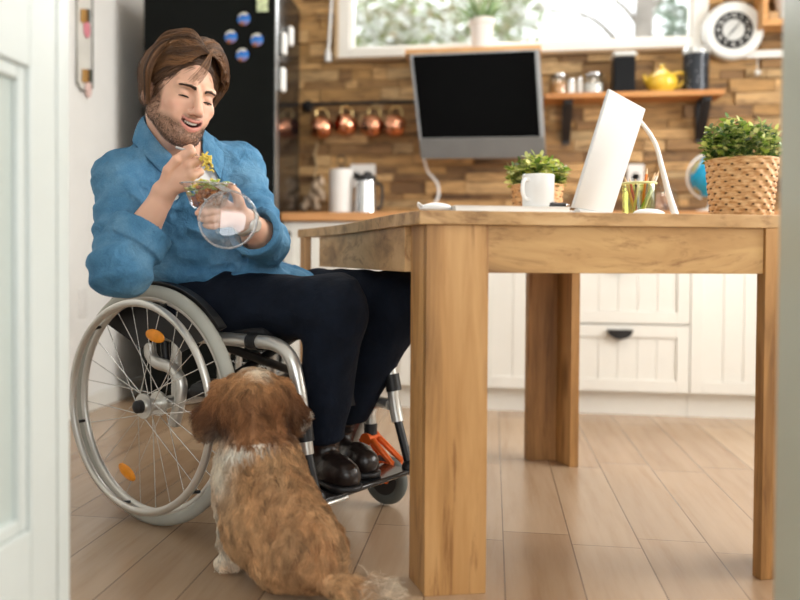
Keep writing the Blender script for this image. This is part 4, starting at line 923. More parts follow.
t = tree(g1.x, 9.6, [([(g1.x, 9.6, -.1), (g1.x+.1, 9.6, 1.5), (g1.x-.1, 9.6, 3)], .10, .05), ([(g1.x, 9.6, 1.5), (g1.x+.8, 9.7, 2.6), (g1.x+1.2, 9.8, 3.3)], .05, .02), ([(g1.x, 9.6, 1.5), (g1.x-.7, 9.6, 2.8)], .05, .02)], 'white-blossoming tree outside the left part of the window', 'blossom_tree')
cs = [(g1.x-.55, 9.5, 3.1, .7), (g1.x+.1, 9.7, 3.2, .75), (g1.x+.75, 9.6, 3.1, .65), (g1.x+1.15, 9.8, 3.5, .6), (g1.x-.2, 9.6, 3.9, .8), (g1.x-.1, 9.5, 2.7, .6)]
crown('leaves', t, cs, 2600, leaf_mat('spring leaves', ['#7d8f52', '#a5b277', '#b59a6a', '#8fa668', '#c2c890']), .09, 21)
crown('blossom', t, cs, 2600, mat('white blossom', (.85, .85, .82), rough=.8), .08, 22, 'blossom')
x = Pwy(641, 20, 8).x
t = tree(x, 8, [([(x+.05, 8, -.1), (x, 8, 1.6), (x+.03, 8, 3.0), (x+.1, 8, 4.2)], .13, .06), ([(x, 8, 2.35), (x-.25, 8, 2.7), (x-.5, 8, 2.9), (x-.95, 8, 2.98)], .035, .012), ([(x, 8, 2.75), (x-.2, 8, 3.0), (x-.6, 8, 3.2)], .03, .012), ([(x-.5, 8, 2.9), (x-.6, 8, 2.65), (x-.85, 8, 2.55)], .012, .005), ([(x, 8, 2.8), (x+.3, 8, 3.2), (x+.6, 8, 3.5)], .03, .012)], 'bare branched tree outside the right part of the window', 'bare_tree')
x2 = Pwy(672, 20, 9.2).x
t = tree(x2, 9.2, [([(x2, 9.2, -.1), (x2, 9.2, 2.6)], .07, .03)], 'blurred green conifer outside the right edge of the window', 'conifer')
crown('needles', t, [(x2, 9.2, 2.6, .45), (x2+.1, 9.2, 3.2, .45), (x2+.15, 9.2, 3.8, .4), (x2+.45, 9.3, 3.0, .4)], 1500, leaf_mat('conifer green', ['#6f8a70', '#8fa88c', '#5f7a64', '#b7c7b4']), .09, 23, 'needles')
# ================================================================ WHEELCHAIR (camera aligned frame; F forward, L towards the far wheel)
F_ = Vector((math.cos(R(36)), -math.sin(R(36)), 0)); L_v = Vector((math.sin(R(36)), math.cos(R(36)), 0)); WN = Vector((-.519, 2.165, 0))
def W(t, l, z): return WN+F_*t+L_v*l+Vector((0, 0, z))
TRK = .545; RW = .305
mid = W(.15, TRK/2, 0)
wc = thing('wheelchair', 'manual wheelchair with large spoked wheels and silver frame, occupied by the man', 'wheelchair', c2w(mid))
silver = mat('satin silver tube', (.66, .65, .61), rough=.3, metal=.75, vary=.03)
rimm = mat('anodised rim', (.70, .69, .65), rough=.28, metal=.7)
tyre = mat('light grey rubber tyre', (.42, .42, .37), rough=.7, vary=.08)
rubber = mat('dark grey rubber', (.10, .11, .10), rough=.6)
spk = mat('chromed spokes', (.75, .75, .73), rough=.25, metal=.9)
orange_r = mat('orange reflector', (.85, .30, .015), rough=.25, vary=.1, vscale=60)
orange_m = mat('orange anodised fork', (.75, .13, .02), rough=.3, metal=.3)
blackfab = mat('black nylon', (.012, .012, .014), rough=.75, bump=.2, bscale=300)
def spoke_pts(l0, side, a, da, ro):
    def pt(r, an, l): return W(r*math.cos(an), l, RW+r*math.sin(an))
    return pt(.028, a+da, l0+side*.022), pt(ro, a, l0)
def big_wheel(l0, out, lab):
    # out: -1 near wheel (outer side towards us), +1 far wheel
    c = W(0, l0, RW)
    w = obj('wheel', MB().torus(c, L_v, .2755, .011, 96, 10, flat=.95, squash=1.0).torus(c, L_v, .268, .005, 96, 6), rimm, wc, cam_frame=True, label=lab, ang=60)
    obj('tyre', MB().torus(c, L_v, .2895, .0168, 96, 14), tyre, w, cam_frame=True)
    pr = obj('push_rim', MB().torus(W(0, l0+out*.046, RW), L_v, .262, .0098, 96, 12), silver, w, cam_frame=True)
    for k in range(6):
        a = R(15+60*k); obj('push_rim_tab', MB().tube([W(.262*math.cos(a), l0+out*.046, RW+.262*math.sin(a)), W(.268*math.cos(a), l0+out*.012, RW+.268*math.sin(a))], .0042, 8), black_m, w, cam_frame=True)
    obj('hub', MB().cyl(W(0, l0-.034, RW), W(0, l0+.034, RW), .016, seg=20).lathe([(.014, -.004), (.032, -.003), (.032, .003), (.014, .004)], W(0, l0-.024, RW), L_v, 24).lathe([(.014, -.004), (.032, -.003), (.032, .003), (.014, .004)], W(0, l0+.024, RW), L_v, 24), rimm, w, cam_frame=True)
    obj('axle_cap', MB().lathe([(.017, 0), (.016, .014), (.008, .02), (.001, .02)], W(0, l0+out*.034, RW), L_v*out, 20), black_p, w, cam_frame=True, label='black axle cap')
    N_ = 28
    for k in range(N_):
        a = 2*math.pi*(k+.3)/N_; sd = 1 if k % 2 else -1; cr = 1 if (k//2) % 2 else -1
        p0, p1 = spoke_pts(l0, sd, a, cr*R(52), .262)
        obj('spoke', MB().cyl(p0, p1, .00125, seg=6), spk, w, cam_frame=True)
    return w
wn = big_wheel(0, -1, 'near large wheel with light grey tyre')
wf = big_wheel(TRK, 1, 'far large wheel')
for (px, py, nm) in ((155, 336, 'upper'), (127, 472, 'lower')):
    # reflectors sit between the spokes of the near wheel
    for D_ in np.linspace(1.9, 2.5, 601):
        v_ = Vector(K(px, py, float(D_)))
        if (v_-W(0, -.012, 0)).dot(L_v) > 0: break
    rz_ = math.atan2(F_.y, F_.x)
    t_ = (v_-W(0, 0, 0)).dot(F_); z_ = v_.z-RW; an = math.atan2(z_, t_)
    M_ = Matrix((F_*-math.sin(an)+Vector((0, 0, math.cos(an))), F_*math.cos(an)+Vector((0, 0, math.sin(an))), L_v)).transposed()
    obj('reflector', MB().ball(v_, 1, (.036, .0165, .006), 24, 12, rot=M_), orange_r, wn, cam_frame=True, label='orange reflector between the spokes')
# frames
def tubeobj(name, pts, r, mtl, parent=wc, n=8, seg=14, **k): return obj(name, MB().tube(smooth_path(pts, n), r, seg), mtl, parent, cam_frame=True, **k)
for s_, l_ in ((0, .085), (1, TRK-.085)):
    if s_ == 0: pts = [W(-.06, l_, .475), W(.10, l_, .478), W(.26, l_, .478), W(.345, l_, .475), W(.395, l_, .445), W(.418, l_, .38), W(.432, l_, .30), W(.445, l_, .225)]
    else: pts = [W(-.06, l_, .475), W(.10, l_, .478), W(.26, l_, .478), W(.36, l_, .475), W(.41, l_, .44), W(.43, l_, .37), W(.442, l_, .29), W(.452, l_, .245)]
    h = tubeobj('leg_rest_tube', pts, .0165, silver)
    obj('clamp', MB().cyl(W(.262, l_, .478), W(.292, l_, .478), .0205, seg=18), black_p, h, cam_frame=True)
    a, b = pts[-1], pts[-2]; d = (a-b).normalized()
    obj('clamp', MB().cyl(a-d*.055-d*.03, a-d*.03+d*.0, .021, seg=18) if s_ == 0 else MB().cyl(pts[-3]+d*.0, pts[-3]+d*.045, .021, seg=18), black_p, h, cam_frame=True, label='black clamp sleeve')
    ft = W(.49 if s_ else .475, l_+(.0 if s_ else 0), .128)
    obj('foot_plate_stem', MB().tube([a-d*.01, ft], .0115, 12), black_m, h, cam_frame=True)
    obj('frame_tube', MB().tube(smooth_path([W(.0, l_-.0, RW), W(.06, l_, .33), W(.12, l_, .36), W(.30, l_, .36), W(.40, l_, .35)], 6), .0135, 12), black_m, wc, cam_frame=True)
    obj('frame_tube', MB().tube([W(.0, l_, .30), W(.0, l_, .478)], .0135, 12), silver, wc, cam_frame=True)
    # backrest post with push handle
    tubeobj('backrest_post', [W(-.04, l_, .40), W(-.055, l_, .55), W(-.08, l_, .76), W(-.11, l_, .80), W(-.20, l_, .805)], .012, black_m)
    # axle bracket with bent silver tube seen through the spokes
    if s_ == 0:
        tubeobj('brake_tube', [W(-.065, .05, .455), W(-.06, .05, .425), W(-.035, .05, .405), W(.02, .05, .395), W(.055, .05, .36), W(.05, .05, .31), W(.03, .05, .25)], .016, silver)
        obj('brake_lever', MB().tube([W(.10, .055, .345), W(.17, .055, .35), W(.22, .055, .34)], [.017, .018, .012], 12), black_p, wc, cam_frame=True)
    # casters
    cl_ = .045 if s_ == 0 else TRK-.045
    cc_ = W(.40, cl_, .0)
    ax_ = W(.388, cl_, .07)
    cw_ = obj('caster_wheel', MB().torus(ax_, L_v, .052, .0165, 48, 12, flat=.95).lathe([(.042, -.012), (.042, .012)], ax_, L_v, 32), rubber, wc, cam_frame=True)
    obj('caster_rim', MB().lathe([(.001, -.013), (.04, -.013), (.044, -.008), (.044, .008), (.04, .013), (.001, .013)], ax_, L_v, 32), black_p, cw_, cam_frame=True)
    fk = []
    q = MB(); top = W(.335, cl_, .178)
    for sd in (-1, 1):
        o_ = L_v*(.024*sd); e0 = top+o_*.9
        q.tube([top+o_*.7-F_*.018, ax_+o_-F_*.034+Vector((0, 0, .055)), ax_+o_-F_*.012], [.010, .009, .010], 10)
        q.tube([top+o_*.7+F_*.018, ax_+o_+F_*.034+Vector((0, 0, .055)), ax_+o_+F_*.012], [.010, .009, .010], 10)
        q.tube([ax_+o_-F_*.032+Vector((0, 0, .05)), ax_+o_+F_*.032+Vector((0, 0, .05))], .006, 8); q.tube([top+o_*.8-F_*.022-Vector((0, 0, .035)), top+o_*.8+F_*.022-Vector((0, 0, .035))], .006, 8)
    q.tube([top-L_v*.026, top+L_v*.026], .018, 14)
    q.cyl(ax_-L_v*.03, ax_+L_v*.03, .008)
    obj('caster_fork', q, orange_m, wc, cam_frame=True, label='orange caster fork')
    st_ = top+Vector((0, 0, .012))
    obj('caster_stem', MB().cyl(st_, st_+Vector((0, 0, .03)), .019, seg=18), black_p, wc, cam_frame=True)
    tt = pts[-3]
    tubeobj('caster_arm', [st_+Vector((0, 0, .03)), st_+Vector((0, 0, .065)), st_+Vector((0, 0, .092))+F_*.022, Vector((tt.x, tt.y, st_.z+.098))], .0165, silver)
# seat, cushion, back
def cbox(t0, t1, l0, l1, z0, z1): 
    return MB().extr([W(t0, l0, z0), W(t1, l0, z0), W(t1, l1, z0), W(t0, l1, z0)], (0, 0, z1-z0))
obj('seat_sling', cbox(-.05, .30, .075, TRK-.075, .472, .480), blackfab, wc, cam_frame=True, bevel=.003)
obj('seat_cushion', cbox(-.04, .29, .10, TRK-.09, .481, .510), blackfab, wc, cam_frame=True, bevel=.012)
q = MB().extr([W(-.06, .075, .50), W(-.085, .075, .76), W(-.085, TRK-.075, .76), W(-.06, TRK-.075, .50)], -F_*.02)
obj('backrest', q, blackfab, wc, cam_frame=True, bevel=.006)
obj('cross_brace', MB().cyl(W(.12, .09, .34), W(.12, TRK-.09, .465), .012).cyl(W(.14, .09, .465), W(.14, TRK-.09, .34), .012), black_m, wc, cam_frame=True)
obj('axle_tube', MB().cyl(W(0, .036, RW), W(0, TRK-.036, RW), .016), silver, wc, cam_frame=True)
for l_ in (.034, TRK-.034):      # curved black mudguards over the wheels
    q = MB(); sg = 1 if l_ > .2 else -1; pts = []
    outer = [W(.312*math.cos(a), l_, RW+.312*math.sin(a)) for a in np.linspace(R(42), R(140), 30)]
    inner = [W(.10*math.cos(a), l_, RW+.07+.10*math.sin(a)) for a in np.linspace(R(42), R(140), 30)]
    q.extr(outer+inner[::-1], L_v*(.004 if sg < 0 else -.004))
    # rolled edge above the tyre
    for i in range(29): q._add([outer[i], outer[i+1], outer[i+1]+L_v*(sg*.026), outer[i]+L_v*(sg*.026), outer[i]+Vector((0, 0, .003)), outer[i+1]+Vector((0, 0, .003)), outer[i+1]+L_v*(sg*.026)+Vector((0, 0, .003)), outer[i]+L_v*(sg*.026)+Vector((0, 0, .003))], [(0, 1, 2, 3), (7, 6, 5, 4), (0, 4, 5, 1), (1, 5, 6, 2), (2, 6, 7, 3), (3, 7, 4, 0)])
    obj('side_guard', q, black_p, wc, cam_frame=True, ang=50)
# footplate
fp = obj('footplate', MB().extr([W(.395, .085, .113), W(.49, .09, .113), W(.505, TRK-.095, .113), W(.40, TRK-.085, .113)], (0, 0, .014)), mat('glossy black footplate', (.012, .012, .013), rough=.12), wc, cam_frame=True, bevel=.005)
obj('footplate_joint', MB().ball(W(.49, TRK-.085, .128), .021), black_p, wc, cam_frame=True); obj('footplate_joint', MB().ball(W(.475, .085, .128), .021), black_p, wc, cam_frame=True)
obj('footplate_edge', MB().cyl(W(.488, .09, .111), W(.49, .18, .111), .006), silver, fp, cam_frame=True)
obj('calf_strap', MB().extr([W(.38, .10, .29), W(.38, .10, .35), W(.34, TRK/2, .35), W(.34, TRK/2, .29)], F_*.003).extr([W(.34, TRK/2, .29), W(.34, TRK/2, .35), W(.38, TRK-.10, .35), W(.38, TRK-.10, .29)], F_*.003), blackfab, wc, cam_frame=True)
# ================================================================ MAN
def KV(px, py, D): return np.array(K(px, py, D), dtype=np.float64)
def rotm(f, roll=0):
    """columns: left, forward, up"""
    f = np.array(f, float); f /= np.linalg.norm(f); l = np.cross([0, 0, 1], f); l /= np.linalg.norm(l); u = np.cross(f, l)
    c, s = math.cos(roll), math.sin(roll); return np.stack([l*c+u*s, f, u*c-l*s], -1)
man = thing('person', 'smiling man in denim shirt and dark jeans eating from a clear bowl in a wheelchair', 'person', c2w(W(.05, TRK/2, .536)))
# head frame
yaw = R(38); pit = R(13); hf = np.array([math.sin(yaw)*math.cos(pit), -math.cos(yaw)*math.cos(pit), -math.sin(pit)])
HM = rotm(hf, R(-9)); HC = KV(181, 94, 2.115); HS = 1.03   # head centre at eye level; overall size
def h2c(p): return HC+HM@(np.array(p, float)*HS)
def hl(p): return ((p-vec(HC))@vec(HM))/HS
def head_sdf(p):
    q = hl(p); qa = q.copy(); qa[:, 0] = np.abs(qa[:, 0])
    d = ell(q, (0, -.018, .030), (.076, .096, .088))
    d = smin(d, ell(q, (0, .030, -.028), (.060, .060, .078)), .03)
    d = smin(d, ell(q, (0, .048, -.075), (.042, .040, .040)), .025)            # jaw
    d = smin(d, cone(qa, (.052, .0, -.055), (.016, .070, -.098), .022, .018), .022)
    d = smin(d, ell(q, (0, .078, -.100), (.021, .017, .017)), .014)            # chin
    d = smin(d, ell(qa, (.043, .060, -.026), (.020, .018, .018)), .02)         # cheeks
    d = smin(d, ell(qa, (.034, .073, -.050), (.014, .012, .016)), .014)        # smile fold cheek
    d = smin(d, cone(qa, (.044, .070, .020), (.012, .086, .019), .009, .010), .012)   # brow
    d = smax(d, -ell(qa, (.031, .094, .002), (.019, .016, .011)), .010)        # sockets
    d = smin(d, ell(qa, (.031, .0695, .001), (.0155, .0150, .0120)), .003)     # lids
    d = smin(d, cone(q, (0, .084, .012), (0, .109, -.032), .0075, .0105), .009)  # nose
    d = smin(d, ell(q, (0, .110, -.034), (.0110, .010, .0095)), .005)
    d = smin(d, ell(qa, (.0125, .099, -.038), (.0080, .0090, .0075)), .005)
    d = smax(d, -ell(qa, (.0065, .107, -.046), (.0034, .005, .0035)), .003)
    # muzzle, lips and open smile
    d = smin(d, ell(q, (0, .074, -.066), (.030, .022, .022)), .012)
    mx_ = np.clip(qa[:, 0]/.028, 0, 1.2); zc = -.0665+.0105*mx_**2
    ql = q.copy(); ql[:, 2] = q[:, 2]-zc
    d = smax(d, -ell(ql, (0, .098, 0), (.026, .024, .0085)), .003)
    d = smin(d, np.sqrt((q[:, 1]-(.0945-.018*mx_**2))**2+(ql[:, 2]-.0088*(1-.55*mx_**2))**2)-.0040+.004*np.clip(mx_-.8, 0, 1)*3+np.where(qa[:, 0] > .027, .02, 0), .004)
    d = smin(d, np.sqrt((q[:, 1]-(.0925-.018*mx_**2))**2+(ql[:, 2]+.0105*(1-.55*mx_**2))**2)-.0052+.004*np.clip(mx_-.8, 0, 1)*3+np.where(qa[:, 0] > .025, .02, 0), .004)
    # ears
    e = ell(qa, (.079, -.012, -.020), (.011, .019, .029)); e = smax(e, -ell(qa, (.092, -.008, -.016), (.010, .012, .019)), .005)
    d = smin(d, e, .006)
    return d
NB = KV(176, 158, 2.20)                                      # base of the neck
CH = KV(183, 205, 2.235)                                     # chest centre
PV = np.array([-.365, 2.37, .60])
SR, SL = KV(119, 178, 2.11), KV(239, 167, 2.31)              # shoulders
ER, EL = KV(121, 266, 1.93), KV(266, 243, 2.17)              # elbows
WRi, WLe = KV(160, 201, 2.00), KV(247, 223, 1.985)           # wrists
# fingers (camera aligned frame)
RH = dict(palm=[KV(164, 192, 1.995), KV(178, 178, 1.985)], kn=[KV(181, 160, 1.975), KV(189.5, 165, 1.968), KV(192.5, 175, 1.968), KV(191, 186, 1.975)],
    f=[[KV(181, 160, 1.975), KV(192, 152, 1.96), KV(190.5, 148, 1.985), KV(185, 149, 2.0)],
       [KV(189.5, 165, 1.968), KV(198, 160, 1.975), KV(197, 163, 2.005), KV(189, 167, 2.015)],
       [KV(192.5, 175, 1.968), KV(200, 172, 1.985), KV(197, 175, 2.015), KV(190, 177, 2.02)],
       [KV(191, 186, 1.975), KV(197, 185, 1.99), KV(194, 187, 2.012), KV(187, 187, 2.015)]],
    th=[KV(163, 188, 1.985), KV(168, 170, 1.965), KV(176, 160, 1.96), KV(184.5, 153, 1.975)])
LH = dict(palm=[KV(243, 220, 1.975), KV(230, 213, 1.955)], kn=[KV(224, 203, 1.945), KV(221, 210, 1.94), KV(221, 217, 1.94), KV(223, 223, 1.945)],
    f=[[KV(224, 204, 1.945), KV(213, 203, 1.92), KV(206, 206, 1.91), KV(201, 209, 1.91)],
       [KV(221, 210, 1.94), KV(211, 211, 1.918), KV(204, 212.5, 1.91), KV(198, 213, 1.912)],
       [KV(221, 217, 1.94), KV(211, 219, 1.925), KV(205, 219, 1.92), KV(200, 218.5, 1.922)],
       [KV(223, 223, 1.945), KV(214, 226, 1.935), KV(209, 226, 1.93), KV(205, 225, 1.932)]],
    th=[KV(242, 212, 1.965), KV(239, 201, 1.94), KV(236, 193, 1.93), KV(231, 186, 1.925)])
def hand_sdf(p, H, Wr):
    d = cone(p, Wr, H['palm'][0], .0265, .027)
    d = smin(d, cone(p, H['palm'][0], H['palm'][1], .026, .021), .012)
    for i, k in enumerate(H['kn']):
        d = smin(d, cone(p, H['palm'][0]*.75+H['palm'][1]*.25, k, .014, .0108), .012)
    r0 = [.0095, .0098, .0092, .0082]
    fd = None
    for i, f in enumerate(H['f']):
        r_ = r0[i]; c = cone(p, f[0], f[1], r_+.0012, r_); c = smin(c, cone(p, f[1], f[2], r_+.0004, r_-.001), .003); c = smin(c, cone(p, f[2], f[3], r_-.0008, r_-.002), .003)
        fd = c if fd is None else smin(fd, c, .0022)
    d = smin(d, fd, .006)
    t = H['th']; c = cone(p, t[0], t[1], .0145, .0115); c = smin(c, cone(p, t[1], t[2], .0118, .0105), .004); c = smin(c, cone(p, t[2], t[3], .0105, .0085), .004)
    return smin(d, c, .006)
def body_sdf(p):
    d = head_sdf(p)
    nk = cone(p, h2c((0, -.030, -.055)), NB, .060, .062)
    d = smin(d, nk, .02)
    d = smin(d, cone(p, h2c((0, .02, -.10)), NB+np.array([.02, -.03, .03]), .030, .035), .03)
    d = smin(d, cone(p, NB, CH, .062, .09), .03)
    d = smin(d, cone(p, NB, SR, .045, .045), .03); d = smin(d, cone(p, NB, SL, .045, .045), .03)
    for S_, E_, W_, H_ in ((SR, ER, WRi, RH), (SL, EL, WLe, LH)):
        d = smin(d, cone(p, S_, E_, .046, .040), .02)
        fm = E_+(W_-E_)*.35
        d = smin(d, cone(p, E_, fm, .040, .0435), .012); d = smin(d, cone(p, fm, W_, .0435, .0275), .012)
        d = smin(d, hand_sdf(p, H_, W_), .008)
    return d
skin_c = np.array([.74, .435, .305]); lip_c = np.array([.56, .22, .17]); beard_c = np.array([.17, .085, .045]); mouth_c = np.array([.10, .025, .02])
def sstep(a, b, x): t = np.clip((x-a)/(b-a), 0, 1); return t*t*(3-2*t)
def skin_colour(V):
    q = hl(V.astype(np.float32)); x, y, z = np.abs(q[:, 0]), q[:, 1], q[:, 2]
    C = np.tile(skin_c, (len(V), 1)).astype(np.float64)
    hd = head_sdf(V.astype(np.float32)) < .004
    n = noise3(V*1.0, 60, 3)*.5+.5; n2 = noise3(V*1.0, 900, 4)*.5+.5
    C *= (1+.05*(n[:, None]-.5))
    red = np.exp(-(((x-.045)/.018)**2+((z+.03)/.016)**2))*(y > .03)+np.exp(-((x/.012)**2+((z+.035)/.012)**2))*(y > .09)
    C = C*(1-.35*red[:, None])+np.array([.66, .27, .19])*.35*red[:, None]
    # beard: jaw line, chin, moustache
    lim = -.060+.50*np.clip(x-.040, 0, 1)+.9*np.clip(x-.062, 0, 1)*1.2
    b = sstep(.006, -.012, z-lim)*sstep(-.14, -.118, z)*(y > -.03)
    mo = np.exp(-(((z+.0525)/.007)**2))*sstep(.030, .020, x)*(y > .06)
    ch = sstep(.004, -.01, z+.058)*(y > .0)*(z > -.13)
    b = np.clip(np.maximum(b*.8, mo*.9)+0*ch, 0, 1)
    side = sstep(.050, .060, x)*sstep(-.0, .02, y+.02)*sstep(.045, .03, y)*sstep(.02, .0, z)*(z > -.09)
    b = np.maximum(b, side*.75)
    mxx = np.clip(x/.028, 0, 1.2); zl = z-(-.0665+.0105*mxx**2)
    lip = ((np.abs(zl-.0092*(1-.5*mxx**2)) < .0042) | (np.abs(zl+.0108*(1-.5*mxx**2)) < .0056)) & (x < .028) & (y > .072)
    inm = (np.abs(zl) < .0078*(1-.6*mxx**2)) & (x < .026) & (y > .055) & (y < .0905)
    b = b*(.62+.5*n2); b = np.clip(b, 0, .92)*hd
    C = C*(1-b[:, None])+beard_c*b[:, None]
    C[lip & hd] = lip_c; C[inm & hd] = mouth_c
    # shade of the eyelid crease painted into the skin colour
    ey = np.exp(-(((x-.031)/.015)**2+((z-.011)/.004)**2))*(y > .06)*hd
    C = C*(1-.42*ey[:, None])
    return np.clip(C, 0, 1)
lo = np.array([-.68, 1.82, .60]); hi = np.array([-.18, 2.42, 1.26])
skin = vcol('skin', rough=.48, sub=.12, bump=.08, bscale=380)
body, (bV, bF) = sdf_obj('body', body_sdf, lo, hi, .0030, skin, man, skin_colour)
# eyes (lowered lids): a sliver of eye and lash lines, brows, teeth
for s_ in (-1, 1):
    c = h2c((s_*.031, .0705, -.0015)); 
    obj('eye', MB().ball(tuple(h2c((s_*.031, .0685, -.0035))), .0118*HS, seg=20, rings=12), mat('eye white', (.70, .66, .62), rough=.2), man, cam_frame=True)
    obj('iris', MB().ball(tuple(h2c((s_*.031+.002, .0775, -.0085))), .0042*HS, seg=14, rings=8), mat('brown iris', (.05, .025, .012), rough=.15), man, cam_frame=True)
    q = MB(); pts = [h2c((s_*.031+x_, .0868-26*(x_*x_)-.0005, -.0062-10*x_*x_)) for x_ in np.linspace(-.0145, .0145, 9)]
    q.tube([tuple(p) for p in pts], [.0005, .0013, .0018, .0021, .0021, .0021, .0018, .0013, .0005], 6)
    obj('eyelashes', q, mat('dark lashes', (.02, .012, .008), rough=.7), man, cam_frame=True)
q = MB()
for k in range(-4, 5):
    x_ = k*.0046; q.ball(tuple(h2c((x_,   .0885-.018*(x_/.028)**2, -.0622+.0105*(x_/.028)**2*.9))), 1, (.0025*HS, .0024*HS, .0052*HS), 10, 8, rot=Matrix(HM.tolist()))
obj('teeth', q, mat('teeth', (.80, .76, .68), rough=.2), man, cam_frame=True)
# hair -------------------------------------------------------------------
hr = np.random.default_rng(11)
def hair_path(n, kind):
    """curtain hair parted a little right of the middle; returns n x m x 3 in head space"""
    Mn = 11; out = np.zeros((n, Mn, 3)); tt = np.linspace(0, 1, Mn)
    c0 = np.array([0, -.018, .030]); rad = np.array([.076, .096, .088])
    for i in range(n):
        side = 1 if hr.random() < .5 else -1
        s0 = hr.random(); yf = .078-.165*s0                     # front .. back along the parting
        px_ = .012
        wl = .42 if side < 0 else .8; lift = hr.uniform(.000, .023)**1.0+.004*(1-abs(2*s0-1))
        jit = hr.normal(size=3)*.5
        if kind == 'side':
            a0 = hr.uniform(-.05, .95)**1.0; a1 = hr.uniform(1.62, 2.2) if s0 > .25 else hr.uniform(1.45, 1.85)
            if hr.random() < .25: a1 -= hr.uniform(.1, .5)
            if side < 0 and .12 < s0 < .55: a1 = min(a1, hr.uniform(1.25, 1.55))
            a1 = a0+(a1-a0)*hr.uniform(.82, 1.0)
            for j, t in enumerate(tt):
                a = a0+(a1-a0)*t; y = yf-(.055+.03*hr.random()*0)*t*(1.15-s0)+.004*math.sin(7*t+jit[0])
                if s0 < .3: y = yf-.018*t-.05*max(0, t-.35)
                if side < 0: y -= .05*max(0, t-.45)
                yy = np.clip((y-c0[1])/(rad[1]+.010), -1, 1); cs = math.sqrt(max(0, 1-yy*yy))
                lf = lift*math.sin(min(1, t*2.2)*math.pi/2)+.010+(.010*t*t if t > .5 else 0)
                out[i, j] = (side*math.sin(a)*(rad[0]*max(cs, .64)+lf*wl)+px_*(1-t), y, c0[2]+math.cos(a)*(rad[2]*max(cs, .64)+lf*1.25+.004)-(.012*max(0, t-.7)))
                if a > 1.57: out[i, j, 0] = side*((rad[0]*max(cs, .64)+lf*wl)-(.16 if side < 0 else .05)*(a-1.57)**2); out[i, j, 2] = c0[2]-(a-1.57)*.115
                out[i, j] += (.0025+.0035*t)*np.array([math.sin(9*t+s0*14), math.cos(8*t+s0*19+jit[1]), math.sin(10*t+s0*17+jit[2])])*t
        else:
            az = hr.uniform(-1.75, 1.75); a0 = hr.uniform(.1, 1.3); a1 = hr.uniform(2.0, 2.3)
            for j, t in enumerate(tt):
                a = a0+(a1-a0)*t; lf = lift*.8*math.sin(min(1, t*2)*math.pi/2)+.008+.008*t*t
                k_ = min(a, 1.6); z = c0[2]+math.cos(k_)*(rad[2]+lf)-(max(0, a-1.6)*.12)
                r_ = math.sin(k_)*(1-.42*max(0, a-1.6))
                out[i, j] = (math.sin(az)*r_*(rad[0]+lf), c0[1]-math.cos(az)*r_*(rad[1]+lf)+.012, z)
                out[i, j] += .0025*np.array([math.sin(9*t+jit[0]*5), math.cos(8*t+jit[1]*5), math.sin(10*t+jit[2]*4)])*t
    return out
H1 = hair_path(5200, 'side'); H2 = hair_path(3600, 'back'); HH = np.concatenate([H1, H2])
# clump neighbouring strands
def clump(A, groups, amt):
    roots = A[:, 3]; g = roots[hr.choice(len(A), groups, replace=False)]; gi = np.array([np.argmin(((g-r_)**2).sum(1)) for r_ in roots]); out = A.copy()
    for k in range(groups):
        m = gi == k
        if m.sum() > 2:
            cen = A[m].mean(0); w_ = np.linspace(0, amt, A.shape[1])[None, :, None]; out[m] = A[m]*(1-w_)+cen*w_
    return out
HH = np.concatenate([clump(HH[:5200], 330, .9), clump(HH[5200:], 150, .75)])
Hc = HC+(HH*HS)@HM.T
tone = np.clip(.45+.55*noise3(HH[:, 5].astype(np.float32), 190, 8)+.25*(hr.random(len(HH))-.5), 0, 1); top_ = np.clip((HH[:, 6, 2]-.0)/.12, 0, 1)
hc_ = np.array([.045, .018, .006])*(1-tone[:, None]**1.5)+np.array([.34, .155, .055])*tone[:, None]**1.5
hairm = vcol('brown hair', rough=.38, spec=.6)
cap = lambda p: (lambda q: smax(ell(q, (0, -.020, .034), (.0795, .099, .0915)), -smin(ell(q, (0, .115, -.020), (.084, .088, .108)), q[:, 2]+.070, .01), .008))(hl(p))
hb_, (_capV, _capF) = sdf_obj('hair', cap, HC-.16, HC+.16, .005, mat('dark brown hair base', (.06, .028, .012), rough=.7), man)
strands('hair_strands', Hc, .00060, hc_, hairm, hb_)
# short hair hugging the scalp so that no bare base shows
def flowhair(V, n):
    q = hl(V[hr.choice(len(V), n)].astype(np.float32)).astype(np.float64); A = np.zeros((n, 6, 3)); nrm = (q-np.array([0, -.018, .03]))/np.array([.08, .1, .09])**2; nrm /= np.linalg.norm(nrm, axis=-1, keepdims=True)
    fl = np.stack([np.sign(q[:, 0])*(.5*(q[:, 2] > .06)+.12), -.85*np.ones(n), -.75*np.ones(n)], -1)+hr.normal(size=(n, 3))*.12
    fl -= nrm*(fl*nrm).sum(1, keepdims=True); fl /= np.linalg.norm(fl, axis=-1, keepdims=True); A[:, 0] = q; L_ = hr.uniform(.02, .045, (n, 1))
    for j in range(1, 6):
        d_ = fl+nrm*(.30-.10*j)+np.array([0, 0, -.07*j]); d_ /= np.linalg.norm(d_, axis=-1, keepdims=True); A[:, j] = A[:, j-1]+d_*L_/5
    return A
cV = _capV; UH = flowhair(cV, 5200); UH = clump(UH, 300, .6) if False else UH
ut = np.clip(.3+.5*noise3(UH[:, 2].astype(np.float32), 220, 9)[:, None]+.3*(hr.random((len(UH), 1))-.5), 0, 1); strands('scalp_hair', HC+(UH*HS)@HM.T, .0006, np.array([.05, .020, .008])*(1-ut)+np.array([.20, .09, .035])*ut, hairm, hb_)
